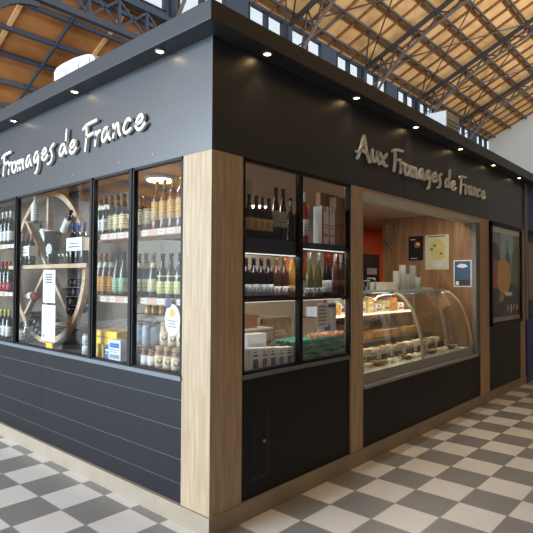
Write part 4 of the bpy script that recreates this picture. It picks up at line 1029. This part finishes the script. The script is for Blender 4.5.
# ------------------------------------------------------------------ big framed poster on right face
t = thing('framed_poster', 'tall black framed colourful poster on the right face past the serving window', 'framed poster', (0, 5.72, .99))
b = MB()
for q in ((5.04, 5.085), (6.365, 6.41)): b.box(-.03, .035, q[0], q[1], .99, 2.41, BLACKF)
b.box(-.03, .035, 5.04, 6.41, .99, 1.035, BLACKF); b.box(-.03, .035, 5.04, 6.41, 2.365, 2.41, BLACKF); b.build('frame', t)
b = MB(); X0 = .002
def quad(poly, lv, m): b.prism(poly, X0+.0012*lv, X0+.0012*lv+.001, m, 'yz')
quad([(5.085, 1.035), (6.365, 1.035), (6.365, 2.365), (5.085, 2.365)], 0, M('print_grey', 128, 130, 132, .4))
quad([(5.085, 2.29), (6.365, 2.29), (6.365, 2.365), (5.085, 2.365)], 1, PAPER)
quad([(5.085, 1.035), (6.365, 1.035), (6.365, 1.10), (5.085, 1.10)], 1, M('print_pale', 160, 160, 158, .4))
quad([(5.5, 1.7), (6.05, 1.7), (6.05, 2.29), (5.5, 2.29)], 1, M('print_sky', 150, 184, 206, .4))
quad([(5.68, 1.95), (5.75, 2.02), (5.79, 2.24), (5.83, 2.02), (5.92, 1.95), (5.92, 1.75), (5.68, 1.75)], 2, M('print_teal', 44, 100, 116, .4))
quad([(5.9, 1.5), (6.365, 1.4), (6.365, 2.1), (6.2, 2.15), (6.0, 2.0)], 3, M('print_leaf', 96, 112, 66, .4, vary=.4, vscale=14))
quad([(5.085, 1.10), (6.365, 1.10), (6.365, 1.5), (5.9, 1.6), (5.085, 1.5)], 4, M('print_dark', 34, 24, 24, .4, vary=.4, vscale=9))
quad([(5.085, 1.3), (5.4, 1.4), (5.45, 1.9), (5.38, 2.1), (5.2, 2.15), (5.085, 2.1)], 5, M('print_black', 12, 11, 13, .4))
quad([(5.3, 1.55), (5.36, 1.88), (5.6, 1.95), (5.85, 1.86), (5.93, 1.62), (5.8, 1.46), (5.5, 1.42)], 6, M('print_ochre2', 216, 160, 60, .4, vary=.2, vscale=7))
quad([(5.12, 1.5), (5.3, 1.5), (5.36, 1.86), (5.22, 1.92), (5.12, 1.8)], 7, M('print_rust', 160, 66, 40, .4))
quad([(5.6, 1.42), (5.7, 1.46), (5.95, 1.44), (6.0, 1.41), (5.8, 1.38)], 8, WHITE)
quad([(5.4, 1.3), (5.6, 1.34), (5.62, 1.42), (5.42, 1.42)], 8, M('print_lime2', 150, 170, 60, .4))
for k in range(9): quad([(5.7+.07*k, 1.14+.03*(k % 3)), (5.75+.07*k, 1.14+.03*(k % 3)), (5.75+.07*k, 1.22+.04*(k % 2)), (5.7+.07*k, 1.22+.04*(k % 2))], 5, [REDF, CHYE, PUR, PAPER][k % 4])
b.build('printed_picture', t)
b = MB(); b.box(.024, .027, 5.085, 6.365, 1.035, 2.365, pane_mat('poster_cover', (1, 1, 1, 1), .07)); b.build('cover_glass', t)

# ------------------------------------------------------------------ neighbouring stall
t = thing('neighbouring_stall', 'blue stall just beyond the right end of the kiosk', 'market stall', (0, 6.75, 0))
b = MB(); b.box(-.6, .012, 6.72, 11.5, 0, 1.02, BLUEP); b.build('base_panel', t)
b = MB(); b.box(-.1, .012, 6.72, 11.5, 2.43, 3.16, BLUEP); b.build('fascia_panel', t)
b = MB(); b.box(-3.0, .15, 6.72, 11.5, 3.16, 3.28, SLAB); b.build('cornice', t)
for y_ in (6.72, 8.9, 11.4): b = MB(); b.box(-.1, .01, y_, y_+.1, 1.02, 2.43, BLUEP); b.build('post', t)
b = MB(); b.box(-.10, -.08, 6.82, 11.4, 1.02, 2.43, M('stall_dark_panel', 44, 36, 34, .5)); b.build('back_panel', t)
b = MB(); b.box(-.078, -.07, 7.0, 7.9, 1.3, 2.25, M('stall_poster', 150, 120, 90, .4, vary=.5, vscale=6)); b.build('poster', t)

# ------------------------------------------------------------------ units on the kiosk roof
t = thing('air_conditioner', 'boxy grey-white air conditioning unit on the kiosk roof above right face', 'air conditioner', (-.6, 4.57, 3.285))
ACM = M('ac_grey', 196, 200, 204, .5)
b = MB(); b.box(-1.1, -.3, 4.36, 4.80, 3.285, 3.83, ACM); b.build('casing', t, .01)
b = MB()
for k in range(8): b.box(-.3, -.296, 4.40, 4.76, 3.36+.05*k, 3.375+.05*k, SILL)
b.build('grille', t)
b = MB()
for q in ((4.40, 4.43), (4.73, 4.76)): b.box(-1.1, -.36, q[0], q[1], 3.261, 3.284, STEEL)
b.build('foot_rail', t)
t = thing('roof_cowl', 'white rounded ventilation cowl on the kiosk roof above left face', 'roof cowl', (-3.3, .9, 3.26))
prof = [(-3.80, 3.262), (-3.81, 4.18), (-3.74, 4.215), (-3.60, 4.225), (-3.3, 4.215), (-3.03, 4.18), (-2.9, 4.14), (-2.84, 4.08), (-2.84, 3.262)]
b = MB(); b.prism(prof, .80, 1.25, ACM); b.build('casing', t, .01)
b = MB()
for x_ in (-3.5, -3.2, -2.95): b.box(x_-.006, x_+.006, .797, .80, 3.3, 4.12, SILL)
b.build('seam', t)

# everything that stands on or hangs beside the kiosk clears it by a hair
for o in list(C.objects):
    if o.parent is None and o.type in ('EMPTY', 'MESH') and 'label' in o and -4.5 < o.location.x < .3 and o.name.split('.')[0] not in (
            'market_kiosk', 'shop_sign', 'roof_truss', 'ceiling_lamp', 'added_strip_lamp', 'neighbouring_stall', 'framed_poster'):
        o.location.z += .0015
